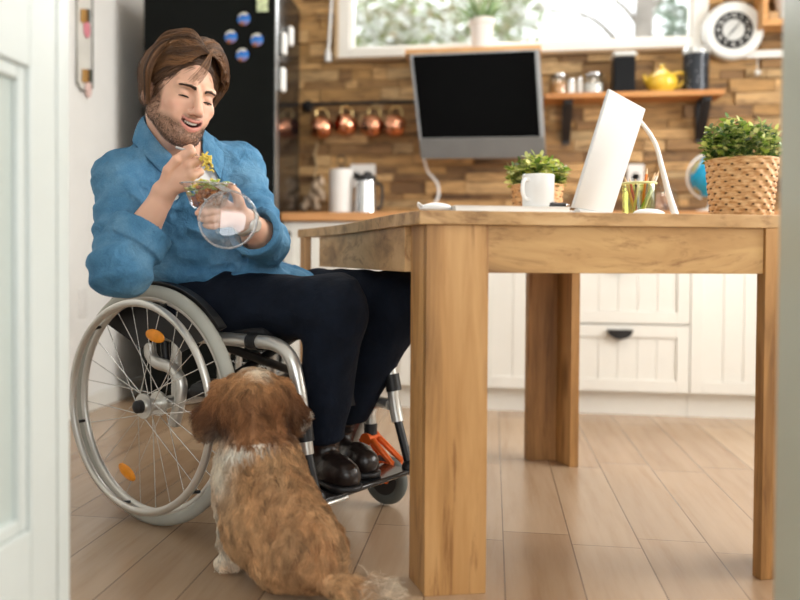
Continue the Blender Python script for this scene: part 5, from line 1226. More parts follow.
# fringe wisps falling on the forehead
fr = np.zeros((90, 9, 3))
for i in range(90):
    a = hr.uniform(-.028, .004)-.0; 
    for j, t in enumerate(np.linspace(0, 1, 9)):
        fr[i, j] = (.012+(a-.012)*t**.8-.012*t*t, .080+.022*math.sin(t*2.2), .112-.082*t-.006*math.sin(3*t+i))
fc = HC+(fr*HS)@HM.T; strands('fringe', fc[:34], .0006, hc_[:34], hairm, hb_)
# eyebrows and beard stubble
def brow(n):
    A = np.zeros((n, 4, 3))
    for i in range(n):
        s_ = 1 if i % 2 else -1; u = hr.random(); x = .011+.036*u; z = .0145+.0060*math.sin(u*2.4)-.003*u+hr.normal()*.0022*(1.1-.6*u)
        for j in range(4):
            t = j/3; A[i, j] = (s_*(x+.007*t), .0985-.55*(x-.008)**1.0*.45-9*(max(0, x-.02))**2+.0008*t, z+.0016*t*(1-u*1.5))
    return A
Bw = brow(620)
# push brow hairs onto the skin
def onskin(A, lift):
    Pc = HC+(A*HS)@HM.T; sh = Pc.shape; q = Pc.reshape(-1, 3).astype(np.float32)
    for _ in range(6):
        d = head_sdf(q); e = 1e-3; g = np.stack([head_sdf(q+vec(np.eye(3)[k]*e))-head_sdf(q-vec(np.eye(3)[k]*e)) for k in range(3)], -1)/(2*e)
        g /= np.linalg.norm(g, axis=-1, keepdims=True)+1e-6; q = q-g*(d-lift)[:, None]
    return q.reshape(sh)
strands('eyebrows', onskin(Bw, .0009), .00062, np.tile([.05, .025, .012], (len(Bw), 1)), hairm, man)
m_ = (bV[:, 2] > 1.0)
q_ = hl(bV.astype(np.float32)); Cc = skin_colour(bV); dark = (Cc[:, 0] < .40) & (q_[:, 1] > -.03) & (head_sdf(bV.astype(np.float32)) < .003) & (q_[:, 2] < -.0) & ~((np.abs(q_[:, 0]) < .028) & (np.abs(q_[:, 2]+.066) < .012))
idx = np.where(dark)[0]
if len(idx):
    pick = hr.choice(idx, 5000); base = bV[pick]+hr.normal(size=(5000, 3))*.0012; e = 1e-3; b32 = base.astype(np.float32)
    g = np.stack([head_sdf(b32+vec(np.eye(3)[k]*e))-head_sdf(b32-vec(np.eye(3)[k]*e)) for k in range(3)], -1)/(2*e); g /= np.linalg.norm(g, axis=-1, keepdims=True)+1e-6
    dn = HM[:, 2]*-1.0; dirv = g*.6+dn*.6+hr.normal(size=g.shape)*.25; ln = hr.uniform(.002, .0045, (5000, 1))
    base = base-g*head_sdf(b32)[:, None]
    SB = np.stack([base, base+dirv*ln*.5, base+dirv*ln], 1); strands('beard_stubble', SB, .00032, np.tile([.07, .035, .018], (5000, 1))*hr.uniform(.6, 1.8, (5000, 1)), hairm, man)
# ---- white t-shirt and denim shirt
TF = np.array([math.sin(R(42)), -math.cos(R(42)), 0]); 
def shirt_base(p, g=0.0):
    up_ = (NB-PV); up_ /= np.linalg.norm(up_); lt = SL-SR; lt /= np.linalg.norm(lt); fwd_ = np.cross(up_, lt); fwd_ = -fwd_ if fwd_@TF < 0 else fwd_; fwd_ /= np.linalg.norm(fwd_); lt = np.cross(fwd_, up_); lt = lt if lt@(SL-SR) > 0 else -lt
    Mt = np.stack([lt, fwd_, up_], -1)
    d = ell(p, CH+np.array([0, .02, -.02]), (.175-g, .120-g, .155-g), Mt)
    d = smin(d, ell(p, (CH*.45+PV*.55)+fwd_*.01, (.160-g, .128-g, .15-g), Mt), .05)
    pl = np.array([.559, .829, 0]); pf = np.array([.829, -.559, 0]); Mp = np.stack([pl, pf, [0, 0, 1]], -1)
    d = smin(d, ell(p, PV+np.array([0, 0, .01]), (.185-g, .145-g, .12-g), Mp), .05)
    d = smin(d, ell(p, PV+pf*.12+np.array([0, 0, .003]), (.170-g, .150-g, .068-g), Mp), .04)
    d = smin(d, cone(p, NB+np.array([-.0, .02, .022]), SR, .058-g, .053-g), .04); d = smin(d, cone(p, NB+np.array([0, .02, .018]), SL, .056-g, .053-g), .04)
    return d, Mt, fwd_, lt, up_
def folds(p, f, amp, seed):
    n = noise3(p, f, seed); return amp*(1-2*np.abs(n))
FR_, FL_ = ER+(WRi-ER)*.48, EL+(WLe-EL)*.62       # cuffs
def shirt_sdf(p):
    d, Mt, fwd_, lt, up_ = shirt_base(p)
    # sleeves
    ax1 = (WRi-FR_)/np.linalg.norm(WRi-FR_); ax2 = (WLe-FL_)/np.linalg.norm(WLe-FL_)
    m1 = cone(p, FR_-ax1*.05, WRi, .049, .062); m2 = cone(p, FL_-ax2*.045, WLe, .0425, .058)
    a1 = cone(p, SR, ER+np.array([0, 0, .0]), .054, .062)
    f1 = smax(cone(p, ER, FR_, .062, .058), -m1, .004); f2 = smax(cone(p, EL, FL_, .056, .050), -m2, .004)
    a1 = smin(a1, ell(p, ER+np.array([.0, -.01, -.012]), (.066, .064, .056)), .03)
    a2 = cone(p, SL, EL, .058, .055)
    # cuff rolls
    def cuff(E_, Fp, r_, w_):
        ax = (Fp-E_)/np.linalg.norm(Fp-E_); rel = p-vec(Fp-ax*.012); h_ = rel@vec(ax); rad_ = np.linalg.norm(rel-h_[:, None]*vec(ax), axis=-1)
        return np.maximum(np.abs(rad_-r_)-.0055, np.abs(h_)-w_)-.002, h_, rad_
    c1, h1, r1 = cuff(ER, FR_, .066, .026); c2, h2, r2 = cuff(EL, FL_, .056, .022)
    # wrinkles: rings around the bends, diagonal pulls over the belly
    s = folds(p*np.array([1, 1, 1.8], np.float32), 36, .0085, 21)+folds(p, 85, .003, 22)
    qv = p@vec(up_*.8+lt*.6); s2 = .0065*np.sin(qv*95+2.2*noise3(p, 14, 31))*sstep(.30, .05, np.linalg.norm(p-vec(CH*.4+PV*.6), axis=-1))
    d = d-s-s2
    axr = (ER-SR)/np.linalg.norm(ER-SR); tr_ = p@vec(axr); s3 = .0030*np.sin(tr_*120+3.5*noise3(p, 22, 33)); s4 = folds(p*np.array([1, 1, 1.5], np.float32), 36, .0042, 37); a1 = a1-s3-s4; a2 = a2-s3*.8-s4; f1 = f1-s3*.5-s4*.7; f2 = f2-s3*.5-s4*.7
    a1 = smin(a1, f1, .02); a2 = smin(a2, f2, .02); d = smin(d, a1, .036); d = smin(d, a2, .036)
    d = smin(d, c1, .004); d = smin(d, c2, .004)
    # hollow where the forearms come out and at the open neck
    nkc = cone(p, NB+np.array([0, .0, -.022])+fwd_*.0, h2c((0, -.0, -.06)), .060, .078); d = smax(d, -nkc, .006)
    # placket opening (tee visible): wedge between VA (bottom) and the neck
    rel = p-vec(NB); u_ = rel@vec(lt); v_ = rel@vec(up_); w_ = rel@vec(fwd_)
    half = np.clip(.054+.28*(v_+.03), .002, .060); wedge = np.maximum(np.maximum(np.abs(u_-.020)-half, -w_+.02), -(v_+.165))
    d = smax(d, -wedge, .004)
    return d
def denim_mat():
    m = bpy.data.materials.new('blue denim'); m.use_nodes = True; t = NT(m); b = t.n['Principled BSDF']; v = coords(t)
    n = t.add('ShaderNodeTexNoise', Scale=9.0, Detail=6.0, Roughness=.6); t.link(v, n.inputs['Vector'])
    r = ramp(t, n.outputs['Fac'], [(.3, srgb('#3b6a8c')), (.5, srgb('#5284a8')), (.72, srgb('#739fbd'))]); w = t.add('ShaderNodeTexNoise', Scale=420.0, Detail=2.0); t.link(v, w.inputs['Vector'])
    r2 = ramp(t, w.outputs['Fac'], [(.35, (.8, .82, .85, 1)), (.65, (1.12, 1.1, 1.08, 1))]); mx = t.add('ShaderNodeMix', data_type='RGBA', blend_type='MULTIPLY'); mx.inputs[0].default_value = .8
    t.link(r.outputs[0], mx.inputs[6]); t.link(r2.outputs[0], mx.inputs[7]); t.link(mx.outputs[2], b.inputs['Base Color']); b.inputs['Roughness'].default_value = .85; b.inputs['Specular IOR Level'].default_value = .2
    nb = t.add('ShaderNodeTexNoise', Scale=26.0, Detail=5.0, Distortion=1.2); t.link(v, nb.inputs['Vector'])
    bp = t.add('ShaderNodeBump', Strength=.7, Distance=.014); t.link(nb.outputs['Fac'], bp.inputs['Height']); bp2 = t.add('ShaderNodeBump', Strength=.15, Distance=.001); t.link(w.outputs['Fac'], bp2.inputs['Height']); t.link(bp.outputs['Normal'], bp2.inputs['Normal']); t.link(bp2.outputs['Normal'], b.inputs['Normal'])
    return m
denim = denim_mat()
shirt, _ = sdf_obj('denim_shirt', shirt_sdf, (-.72, 1.78, .50), (-.10, 2.62, 1.04), .0042, denim, man)
def tee_sdf(p):
    d, Mt, fwd_, lt, up_ = shirt_base(p, .010)
    d = smin(d, cone(p, NB, CH, .066, .10), .03)
    d = smax(d, -cone(p, NB+fwd_*.03+np.array([0, 0, -.004]), h2c((0, .0, -.03)), .052, .080), .006)
    rel = p-vec(NB); v_ = rel@vec(up_)
    return np.maximum(d-.0012*noise3(p, 60, 41), -(v_+.24))
tee, _ = sdf_obj('undershirt', tee_sdf, (-.68, 1.95, .70), (-.16, 2.5, 1.04), .0045, mat('white cotton', (.80, .80, .79), rough=.8, vary=.02), man)
_, Mt_, fwd_, lt_, up_ = shirt_base(np.zeros((1, 3), np.float32))
# collar flaps: a folded thick band from the nape round to each point, resting on the shirt
def gradn(fn, q):
    e = 2e-3; g = np.stack([fn(q+vec(np.eye(3)[k]*e))-fn(q-vec(np.eye(3)[k]*e)) for k in range(3)], -1); return g/(np.linalg.norm(g, axis=-1, keepdims=True)+1e-6)
fh = np.array([fwd_[0], fwd_[1], 0]); fh /= np.linalg.norm(fh); lh = np.array([-fh[1], fh[0], 0]); lh = lh if lh@lt_ > 0 else -lh
axn = h2c((0, -.030, -.055))-NB; axn = axn/max(axn[2], .03)
full = lambda p: np.minimum(shirt_sdf(p), body_sdf(p))
for sg in (-1, 1):
    n = 17; tt = np.linspace(0, 1, n); ang_ = np.interp(tt, [0, .5, .8, 1], [R(181), R(95), R(48), R(30)])
    def ring(zs, rs, dr_=0):
        z = np.interp(tt, [0, .3, .55, .8, 1], zs); r = np.interp(tt, [0, .3, .55, .8, 1], rs)
        return NB+axn*(z*.45)[:, None]+np.array([0, 0, 1])*(z*.55)[:, None]+(np.sin(ang_)*r*sg)[:, None]*lh+(np.cos(ang_)*r)[:, None]*fh
    I_ = ring([.110, .108, .092, .045, .015], [.066, .068, .068, .066, .070]); O_ = ring([.082, .074, .036, -.020, -.066], [.092, .106, .120, .130, .128]); M_ = (I_+O_)/2+np.array([0, 0, .010])
    lay = [I_, M_, O_]
    for a_ in range(3):
        q = lay[a_].astype(np.float32)
        for _ in range(5):
            d = full(q); g = gradn(full, q); mv = np.where(d < .004, .004-d, 0) if a_ < 2 else (.004-d)*np.where(np.abs(d) < .05, 1, 0); q = (q+g*(mv*.8)[:, None]).astype(np.float32)
        q = q.astype(np.float64)
        for _ in range(4): q[1:-1] = q[1:-1]*.5+(q[:-2]+q[2:])*.25
        lay[a_] = q
    nr = gradn(full, lay[1].astype(np.float32)); q = MB(); vs = []
    for i_ in range(n):
        for a_ in range(3): vs += [lay[a_][i_], lay[a_][i_]+nr[i_]*.0045]
    fs = []
    for i_ in range(n-1):
        o, w_ = i_*6, (i_+1)*6
        for k in (0, 2): fs += [(o+k, w_+k, w_+k+2, o+k+2), (o+k+1, o+k+3, w_+k+3, w_+k+1)]
        fs += [(o, o+1, w_+1, w_), (o+4, w_+4, w_+5, o+5)]
    for o in (0, (n-1)*6): fs += [(o, o+2, o+3, o+1), (o+2, o+4, o+5, o+3)]
    q._add([tuple(v) for v in vs], fs)
    ob = obj('collar', q, denim, shirt, cam_frame=True); sb_ = ob.modifiers.new('smooth', 'SUBSURF'); sb_.levels = sb_.render_levels = 1
# shirt tail lying over the thigh
# ---- jeans
HR_, HL_ = np.array([-.43, 2.245, .560]), np.array([-.305, 2.435, .565])
KR, KL = np.array([-.05, 2.065, .562]), np.array([.13, 2.285, .575])
AR, AL = KV(321, 466, 2.12), KV(331, 446, 2.33)
def jeans_sdf(p):
    d = ell(p, PV+np.array([0, 0, -.03]), (.17, .15, .09))
    for H_, K_, A_ in ((HR_, KR, AR), (HL_, KL, AL)):
        c = cone(p, H_, K_, .088, .070); c = smin(c, ell(p, K_+np.array([.006, -.004, -.006]), (.070, .070, .072)), .03); c = smin(c, cone(p, K_, A_, .074, .046), .03); d = smin(d, c, .03)
    d = np.maximum(d, .500-p[:, 2]+np.where((p-vec(PV))@vec(np.array([.829, -.559, 0])) > .24, -1, 0))
    d = np.maximum(d, .232+.1*(p[:, 0]+.05)-p[:, 2])
    return d-folds(p, 26, .0055, 51)-.0022*noise3(p, 80, 52)
jm = mat('dark navy jeans', (.0045, .0075, .015), rough=.85, vary=.25, vscale=20, bump=.3, bscale=60, spec=.2)
jeans, _ = sdf_obj('jeans', jeans_sdf, (-.60, 1.95, .13), (.24, 2.62, .74), .006, jm, man)
# ---- boots
lea = mat('dark brown leather', (.012, .007, .0055), rough=.36, vary=.3, vscale=30, bump=.15, bscale=120, coat=.2)
def up_leg(A_):
    K_ = KR if A_[1] < 2.2 else KL; v_ = K_-A_; return v_/np.linalg.norm(v_)
def boot(A_, toe, lab):
    A_ = np.array(A_); toe = np.array(toe); f = toe-A_; f[2] = 0; L_ = np.linalg.norm(f); f /= L_; heel = A_-f*.045; zf = .128
    hz = np.array([heel[0], heel[1], zf+.035]); tz = np.array([toe[0], toe[1], zf+.034]); ball_ = tz-f*.07
    def fn(p):
        d = cone(p, A_+(np.array([-.045 if A_[1] < 2.2 else .0, 2.09, .5])*0+up_leg(A_))*.13, A_+np.array([0, 0, -.02]), .043, .040)
        d = smin(d, cone(p, hz, hz+f*.05, .036, .038), .03); d = smin(d, cone(p, A_+np.array([0, 0, -.02]), ball_+np.array([0, 0, .004]), .040, .036), .03); d = smin(d, cone(p, ball_, tz-f*.03, .040, .036), .02)
        return np.maximum(d-.0012*noise3(p, 120, 61), zf+.013-p[:, 2])
    b_, _ = sdf_obj('boot', fn, np.minimum(A_, toe)-.10, np.maximum(A_, toe)+np.array([.10, .10, .20]), .0045, lea, man, label=lab)
    so = lambda p: np.maximum(np.maximum(smin(cone(p*np.array([1, 1, 0]), (hz*[1, 1, 0]), (hz+f*.06)*[1, 1, 0], .038, .037), cone(p*np.array([1, 1, 0]), (hz+f*.06)*[1, 1, 0], (tz-f*.035)*[1, 1, 0], .037, .043), .02), zf-p[:, 2]), p[:, 2]-zf-.014)
    s_, _ = sdf_obj('sole', lambda p: so(p.astype(np.float32)), np.minimum(hz, tz)-.07, np.maximum(hz, tz)+.07, .004, black_p, b_)
    q = MB(); n_ = np.cross(f, [0, 0, 1])
    for k in range(8):
        c = A_+f*(.040+.0055*k)*1+np.array([0, 0, .105-.020*k])+f*(.004*k)*(k > 3)+(up_leg(A_)*[1, 1, 0])*max(0, .105-.020*k)
        q.tube([tuple(c-n_*.02-f*.012), tuple(c+f*.004), tuple(c+n_*.02-f*.012)], .0022, 6)
    obj('laces', q, mat('brown laces', (.05, .025, .015), rough=.8), b_, cam_frame=True)
boot(AR, KV(353, 484, 2.00), 'dark leather boot on the near side'); boot(AL, KV(371, 470, 2.13), 'dark leather boot on the far side')
# ---- wrist watch
ax = (LH['palm'][0]-WLe); ax /= np.linalg.norm(ax); wc_ = WLe+ax*.002
wt_ = obj('wristwatch', MB().torus(tuple(wc_), tuple(ax), .0315, .0035, 36, 8, flat=2.2), mat('steel bracelet', (.5, .47, .42), rough=.3, metal=.9), man, cam_frame=True)
nv = np.array([.1, -1, .15]); nv -= ax*(nv@ax); nv /= np.linalg.norm(nv); obj('watch_case', MB().lathe([(.001, -.002), (.015, -.002), (.016, .003), (.013, .006), (.001, .006)], tuple(wc_+nv*.034), tuple(nv), 24), mat('pale dial', (.75, .73, .68), rough=.2, metal=.3), wt_, cam_frame=True)
# ---- fork, bowl, food, lid (held things stay their own)
fk = thing('fork', 'steel fork with food held near the mouth in the raised hand', 'fork', c2w(tuple(KV(188, 152, 1.985))))
fp_ = [KV(176, 147, 1.985), KV(184, 149.5, 1.983), KV(190, 151.5, 1.98), KV(195, 154, 1.975), KV(199, 157.5, 1.97), KV(203, 158.5, 1.965), KV(209, 157.5, 1.96)]
obj('handle', MB().tube(smooth_path([tuple(x) for x in fp_[:5]], 5), [.0034]*12+[.0026]*9, 8), mat('polished steel', (.7, .7, .7)), fk, cam_frame=True)
q = MB(); hd_ = (fp_[6]-fp_[4]); hd_ /= np.linalg.norm(hd_); sd_ = np.array([.45, .85, .2]); sd_ -= hd_*(sd_@hd_); sd_ /= np.linalg.norm(sd_)
q.ball(tuple(fp_[4]*.5+fp_[5]*.5), 1, (.012, .010, .003), 14, 8, rot=Matrix(np.stack([hd_, sd_, np.cross(hd_, sd_)], -1).tolist()))
for k in range(4): q.tube([tuple(fp_[5]+sd_*(k-1.5)*.005-hd_*.004), tuple(fp_[6]+sd_*(k-1.5)*.005)], [.0016, .0007], 6)
obj('tines', q, mat('polished steel', (.7, .7, .7)), fk, cam_frame=True)
frn = random.Random(9)
def strandfood(name, cen, n, spread, mtl, label, r_=.0022, Ls=.03, group=None, cat='food', drop=0):
    q = MB()
    for k in range(n):
        p = np.array(cen)+np.array([frn.gauss(0, 1)*spread[0], frn.gauss(0, 1)*spread[1], frn.gauss(0, 1)*spread[2]]); a = frn.uniform(0, 6.28); pts = []
        for j in range(5): pts.append((p[0]+Ls*(j-2)/4*math.cos(a)+frn.gauss(0, .003), p[1]+Ls*(j-2)/4*math.sin(a)+frn.gauss(0, .003), p[2]+frn.gauss(0, .003)-drop*j*.004))
        q.tube(smooth_path(pts, 2), r_, 6)
    o = obj(name, q, mtl, None, cam_frame=True); o['kind'] = 'stuff'; return o
yel = mat('yellow shredded vegetable', (.80, .60, .12), rough=.45, vary=.3, vscale=80); grn = mat('pale green lettuce', (.50, .62, .14), rough=.45, vary=.35, vscale=60); brn = mat('browned meat', (.50, .17, .045), rough=.4, vary=.45, vscale=70)
tag(strandfood('food_bite', KV(208, 159, 1.96), 14, (.006, .004, .009), yel, '', .0023, .022, drop=1), 'yellow shredded bite of food hanging from the fork', 'food')
# bowl
bc = KV(208.5, 184.5, 1.935); bw = thing('salad_bowl', 'clear plastic takeaway bowl of salad held under the fork', 'bowl', c2w((bc[0], bc[1], bc[2]-.055)))
tiltM = Matrix.Rotation(R(3), 3, 'X'); cl_ = clear('clear plastic', (.97, .98, .99), refl=.08, rough=.05)
axis = Vector((.02, .0, 1)).normalized(); b0 = Vector(bc)-axis*.055
obj('bowl_wall', MB().lathe([(.001, 0), (.034, 0), (.040, .006), (.056, .048), (.059, .053), (.0645, .055), (.0645, .057), (.058, .0565), (.0545, .05), (.0385, .008), (.034, .002), (.001, .002)], b0, axis, 48), cl_, bw, cam_frame=True)
obj('bowl_rim', MB().torus(tuple(bc), axis, .0635, .0018, 56, 8), clear('frosty plastic rim', (.90, .92, .95), refl=.30, rough=.12), bw, cam_frame=True)
def lump(name, cs, mtl, label, cat='food'):
    q = MB()
    for c, s in cs:
        Mx = Matrix.Rotation(frn.uniform(0, 6), 3, 'Z') @ Matrix.Rotation(frn.uniform(-.6, .6), 3, 'X'); q.ball(tuple(c), 1, s, 9, 6, rot=Mx)
    o = obj(name, q, mtl, None, cam_frame=True, ang=25); o['kind'] = 'stuff'; return tag(o, label, cat)
cs = []
for k in range(120):
    a, r_, z_ = frn.uniform(0, 6.28), math.sqrt(frn.random()), frn.random(); R0 = .030+.019*z_; cs.append((np.array([b0[0]+math.cos(a)*r_*R0*.92, b0[1]+math.sin(a)*r_*R0*.92, b0[2]+.008+z_*.040]), (frn.uniform(.004, .009), frn.uniform(.004, .008), frn.uniform(.003, .006))))
lump('meat_pieces', [c for c in cs if c[0][0] > b0[0]-.022 or c[0][2] < b0[2]+.025], brn, 'browned meat pieces filling the clear bowl')
cs2 = []
for k in range(70):
    a, r_ = frn.uniform(0, 6.28), math.sqrt(frn.random()); x_ = b0[0]+math.cos(a)*r_*.05; z_ = b0[2]+(.040 if x_ > b0[0]-.015 else .030)+frn.random()*.022; cs2.append((np.array([x_, b0[1]+math.sin(a)*r_*.05, z_]), (frn.uniform(.006, .012), frn.uniform(.005, .009), .0022)))
lump('lettuce_pieces', cs2, grn, 'pale green lettuce pieces on top of the bowl of salad')
strd = tag(strandfood('shredded_cheese', (b0[0]-.012, b0[1]-.01, b0[2]+.056), 16, (.018, .02, .003), yel, '', .0018, .02), 'yellow shreds heaped above the rim of the clear bowl', 'food')
# lid hanging open in front of the hand
lc_ = KV(228, 219.5, 1.872); ln = Vector((.02, -.99, .12)).normalized(); ld_ = thing('bowl_lid', 'round clear plastic lid hanging open from the salad bowl', 'lid', c2w(tuple(lc_-np.array([0, 0, .065]))))
obj('lid_disc', MB().lathe([(.0001, .010), (.036, .010), (.048, .007), (.057, .001), (.062, .0), (.0655, .003), (.066, .001), (.0625, -.0015), (.057, -.001), (.0475, .0055), (.036, .0085), (.0001, .0085)], tuple(lc_), ln, 56), cl_, ld_, cam_frame=True)
obj('lid_rim', MB().torus(tuple(lc_), ln, .0635, .0024, 64, 8), clear('frosty plastic rim', (.90, .92, .95), refl=.30, rough=.12), ld_, cam_frame=True)
hg = [tuple(lc_+np.array([.0, 0, .063])), tuple(bc+np.array([.018, -.052, .0]))]
obj('hinge_strip', MB().extr([Vector(hg[0])+Vector((-.012, 0, 0)), Vector(hg[0])+Vector((.012, 0, 0)), Vector(hg[1])+Vector((.012, 0, 0)), Vector(hg[1])+Vector((-.012, 0, 0))], (0, .0006, 0)), MATS['frosty plastic rim'], ld_, cam_frame=True)
# ================================================================ DOG
dog = thing('dog', 'small shaggy tan and white dog sitting with its back to us, watching the man', 'dog', c2w((-.14, 1.78, 0)))
dSh, dMd, dRp = KV(262, 476, 1.83), KV(273, 518, 1.785), KV(299, 546, 1.725)
dHd = KV(252, 402, 1.875); dFw = np.array([-.30, .93, .12]); dFw /= np.linalg.norm(dFw); dLt = np.cross([0, 0, 1], dFw); dLt /= np.linalg.norm(dLt); dUp = np.cross(dFw, dLt)
dM = np.stack([dLt, dFw, dUp], -1)          # columns: the dog's left (towards picture left), forward, up
def dh(x, y, z): return dHd+dM@np.array([x, y, z])
def dog_sdf(p):
    d = cone(p, dSh, dMd,   .090, .095); d = smin(d, cone(p, dMd, dRp, .095, .088), .04)
    d = smin(d, cone(p, dSh+np.array([-.01, .03, .02]), dHd+np.array([0, -.01, -.03]), .078, .062), .04)   # neck
    d = smin(d, ell(p, dSh+np.array([-.015, .022, -.03]), (.080, .066, .092)), .04)      # chest
    d = smin(d, ell(p, KV(279, 556, 1.765), (.052, .080, .066)), .03)                     # left haunch
    d = smin(d, ell(p, KV(320, 556, 1.76), (.046, .075, .066)), .03)                     # right haunch
    d = smin(d, ell(p, dHd, (.078, .082, .070), dM), .03)                                # skull
    d = smin(d, cone(p, dh(0, .06, -.015), dh(0, .115, -.028), .040, .028), .02)         # muzzle
    d = smin(d, ell(p, dh(0, .137, -.018), (.013, .010, .010), dM), .01)
    for s in (1, -1):                                                                    # hanging ears
        d = smin(d, cone(p, dh(s*.066, -.0, .028), dh(s*.090, .0, -.030), .022, .026), .014); d = smin(d, cone(p, dh(s*.090, .0, -.030), dh(s*.088, .0, -.052), .026, .018), .014)
    # front legs, upper arm to paw
    for k, (a, b, c, e) in enumerate(((KV(232, 498, 1.85), KV(230, 532, 1.845), KV(232, 560, 1.845), KV(228, 566, 1.86)), (KV(272, 500, 1.86), KV(272, 535, 1.865), KV(272, 562, 1.865), KV(272, 566, 1.88)))):
        d = smin(d, cone(p, a, b, .036, .024), .02); d = smin(d, cone(p, b, c, .024, .021), .012); d = smin(d, ell(p, c+np.array([-.008, .0, -.006]), (.028, .034, .017)), .012)
    # hind feet
    d = smin(d, cone(p, KV(276, 586, 1.76), KV(262, 588, 1.79), .026, .022), .02); d = smin(d, cone(p, KV(338, 582, 1.74), KV(330, 580, 1.83), .026, .020), .02)
    # tail
    tl = [KV(322, 580, 1.68), KV(342, 590, 1.65), KV(365, 592, 1.65), KV(382, 590, 1.665)]
    for i in range(3): d = smin(d, cone(p, tl[i], tl[i+1],   .019-.003*i, .017-.003*i), .014)
    return np.maximum(d-.0035*noise3(p, 55, 71), .006-p[:, 2])
CT_ = dict(tan=(.50, .265, .115), light=(.66, .41, .21), brown=(.26, .105, .038), dark=(.085, .032, .014), cream=(.80, .70, .55), white=(.86, .81, .70))
CT_ = {k: np.array(v) for k, v in CT_.items()}
def scrn(V): return CX+FPX*V[:, 0]/V[:, 1], 257.5-(V[:, 2]-CAMZ)*FPX/V[:, 1]
def dog_colour(V):
    p = V.astype(np.float32); n = noise3(p, 38, 81); n2 = noise3(p, 110, 82)
    hd = (p-vec(dHd))@vec(dM); hx, hy, hz = hd[:, 0], hd[:, 1], hd[:, 2]
    C = np.tile(CT_['tan'], (len(V), 1))
    def mix(c, w): 
        nonlocal C; w = np.clip(w, 0, 1)[:, None]; C = C*(1-w)+c*w
    mix(CT_['light'], .45+.5*n); mix(CT_['brown'], .55*sstep(.15, .8, n2)+.35*sstep(.3, .9, -n))
    rel = p-vec(dSh); ax = vec((dRp-dSh)/np.linalg.norm(dRp-dSh)); u = rel@ax
    mix(CT_['brown'], sstep(.06, .02, np.abs(rel[:, 0]-.03-.25*u))*.3*sstep(.0, .1, u))
    # head
    r_ = np.sqrt((hx/.11)**2+(hy/.12)**2+(hz/.095)**2); ih = sstep(1.25, 1.0, r_)*sstep(-.085, -.06, hz)
    mix(CT_['brown'], ih*.85); mix(CT_['tan'], ih*sstep(.02, .07, hz)*.9); mix(CT_['light'], ih*sstep(.055, .08, hz)*.5)
    mix(CT_['dark'], ih*(sstep(.045, .075, np.abs(hx))*sstep(.03, -.02, hz)*.75+.45*sstep(.1, .7, n2)*sstep(.06, .0, hz)))
    mix(CT_['tan'], ih*.5*sstep(.075, .10, np.abs(hx))*sstep(.0, .5, n))
    mix(CT_['cream'], ih*np.exp(-(((hx+.008)/.018)**2))*sstep(.055, .072, hz)*.9)
    mix(CT_['cream'], sstep(.07, .10, hy)*sstep(1.6, 1.2, r_))
    # white ruff around the neck, running down to the left shoulder
    nk = dHd+np.array([0, -.02, -.075]); q = p-vec(nk); band = np.exp(-(((q[:, 2]-.38*q[:, 0]+.004)/.012)**2))*sstep(-.09, -.06, q[:, 0])*sstep(.16, .12, np.linalg.norm(q, axis=-1))
    mix(CT_['white'], band*1.15*(ih < .6))
    sh = np.exp(-(((p[:, 0]-(-.285))/.028)**2+((p[:, 2]-.235)/.05)**2)); mix(CT_['cream'], sh*1.2)
    mix(CT_['cream'], sstep(-.235, -.26, p[:, 0])*sstep(.2, .14, p[:, 2])*sstep(1.80, 1.83, p[:, 1]))
    mix(CT_['cream'], sstep(1.90, 1.93, p[:, 1])*sstep(.27, .2, p[:, 2])*.8)
    mix(CT_['cream'], sstep(-.01, .04, p[:, 0])*sstep(.1, .06, p[:, 2])*.7)
    return np.clip(C, 0, 1)
dfur = vcol('dog coat', rough=.6, spec=.3)
db, (dV, dF) = sdf_obj('body', dog_sdf, (-.36, 1.56, -.002), (.16, 2.06, .50), .006, dfur, dog, dog_colour)
dr = np.random.default_rng(5)
tri = np.concatenate([dF[:, [0, 1, 2]], dF[:, [0, 2, 3]]]); ar = np.linalg.norm(np.cross(dV[tri[:, 1]]-dV[tri[:, 0]], dV[tri[:, 2]]-dV[tri[:, 0]]), axis=-1)
NF = 52000; ti = dr.choice(len(tri), NF, p=ar/ar.sum()); uv = dr.random((NF, 2)); fl = uv.sum(1) > 1; uv[fl] = 1-uv[fl]
B0_ = dV[tri[ti, 0]]+(dV[tri[ti, 1]]-dV[tri[ti, 0]])*uv[:, :1]+(dV[tri[ti, 2]]-dV[tri[ti, 0]])*uv[:, 1:]
B0_ = B0_[B0_[:, 2] > .010]; NF = len(B0_); b32 = B0_.astype(np.float32); e_ = 2e-3
gN = np.stack([dog_sdf(b32+vec(np.eye(3)[k]*e_))-dog_sdf(b32-vec(np.eye(3)[k]*e_)) for k in range(3)], -1); gN /= np.linalg.norm(gN, axis=-1, keepdims=True)+1e-6
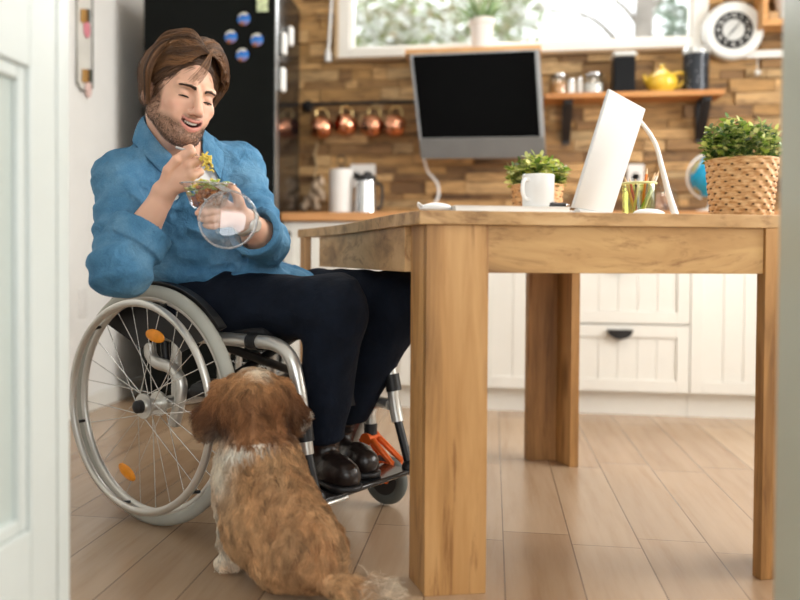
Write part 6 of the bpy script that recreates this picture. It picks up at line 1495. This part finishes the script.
flow = np.tile(np.array([.10, -.28, -1.0]), (NF, 1))
hd = (b32-vec(dHd))@vec(dM); inh = (np.abs(hd[:, 2]) < .10) & (np.linalg.norm(hd, axis=-1) < .125)
flow[inh] = (hd[inh]*np.array([1.0, .2, 0])/.08+np.array([0, -.5, -.8]))@dM.T
tailm = (b32[:, 0] > -.045) & (b32[:, 2] < .075) & (b32[:, 1] < 1.70); flow[tailm] = np.array([1.0, -.15, -.12])
for k in range(3): flow[:, k] += .95*noise3(b32, 85, 90+k)+.6*noise3(b32, 190, 95+k)
flow -= gN*(flow*gN).sum(1, keepdims=True); flow /= np.linalg.norm(flow, axis=-1, keepdims=True)+1e-6
ln = .024+.012*dr.random(NF); ln[inh] *= .85; ears = inh & (np.abs(hd[:, 0]) > .06) & (hd[:, 2] < .02); ln[ears] = .030+.012*dr.random(ears.sum()); ln[tailm] = .040+.02*dr.random(tailm.sum())
low = (b32[:, 2] < .05) & ~tailm; ln[low] *= .65; leg_ = (b32[:, 1] > 1.83) & (b32[:, 2] < .14); ln[leg_] = .011
MP = 6; FP = np.zeros((NF, MP, 3)); pos = B0_-gN*.002; FP[:, 0] = pos; up_l = .55
cur = [noise3(b32, 230, 100+k) for k in range(3)]
for j in range(1, MP):
    t = j/(MP-1); d_ = flow*(1-.0*t)+gN*(up_l*(1-t)**1.0+.02)+np.array([0, 0, -.35])*t
    wv = np.stack([np.sin(6*t+cur[k]*5+k*2) for k in range(3)], -1)*.38+dr.normal(size=(NF, 3))*.10
    d_ = d_+wv; d_ /= np.linalg.norm(d_, axis=-1, keepdims=True); pos = pos+d_*(ln/(MP-1))[:, None]; pos[:, 2] = np.maximum(pos[:, 2], .003+.002*dr.random(NF)); FP[:, j] = pos
bn = noise3(b32, 150, 120)+.6*noise3(b32, 320, 121); fc_ = dog_colour(B0_)*(0.70+.36*dr.random((NF, 1)))*(1+.55*np.clip(bn, -1, 1))[:, None]
strands('coat', FP, .00072, np.clip(fc_, 0, 1), dfur, db, tip=.25)
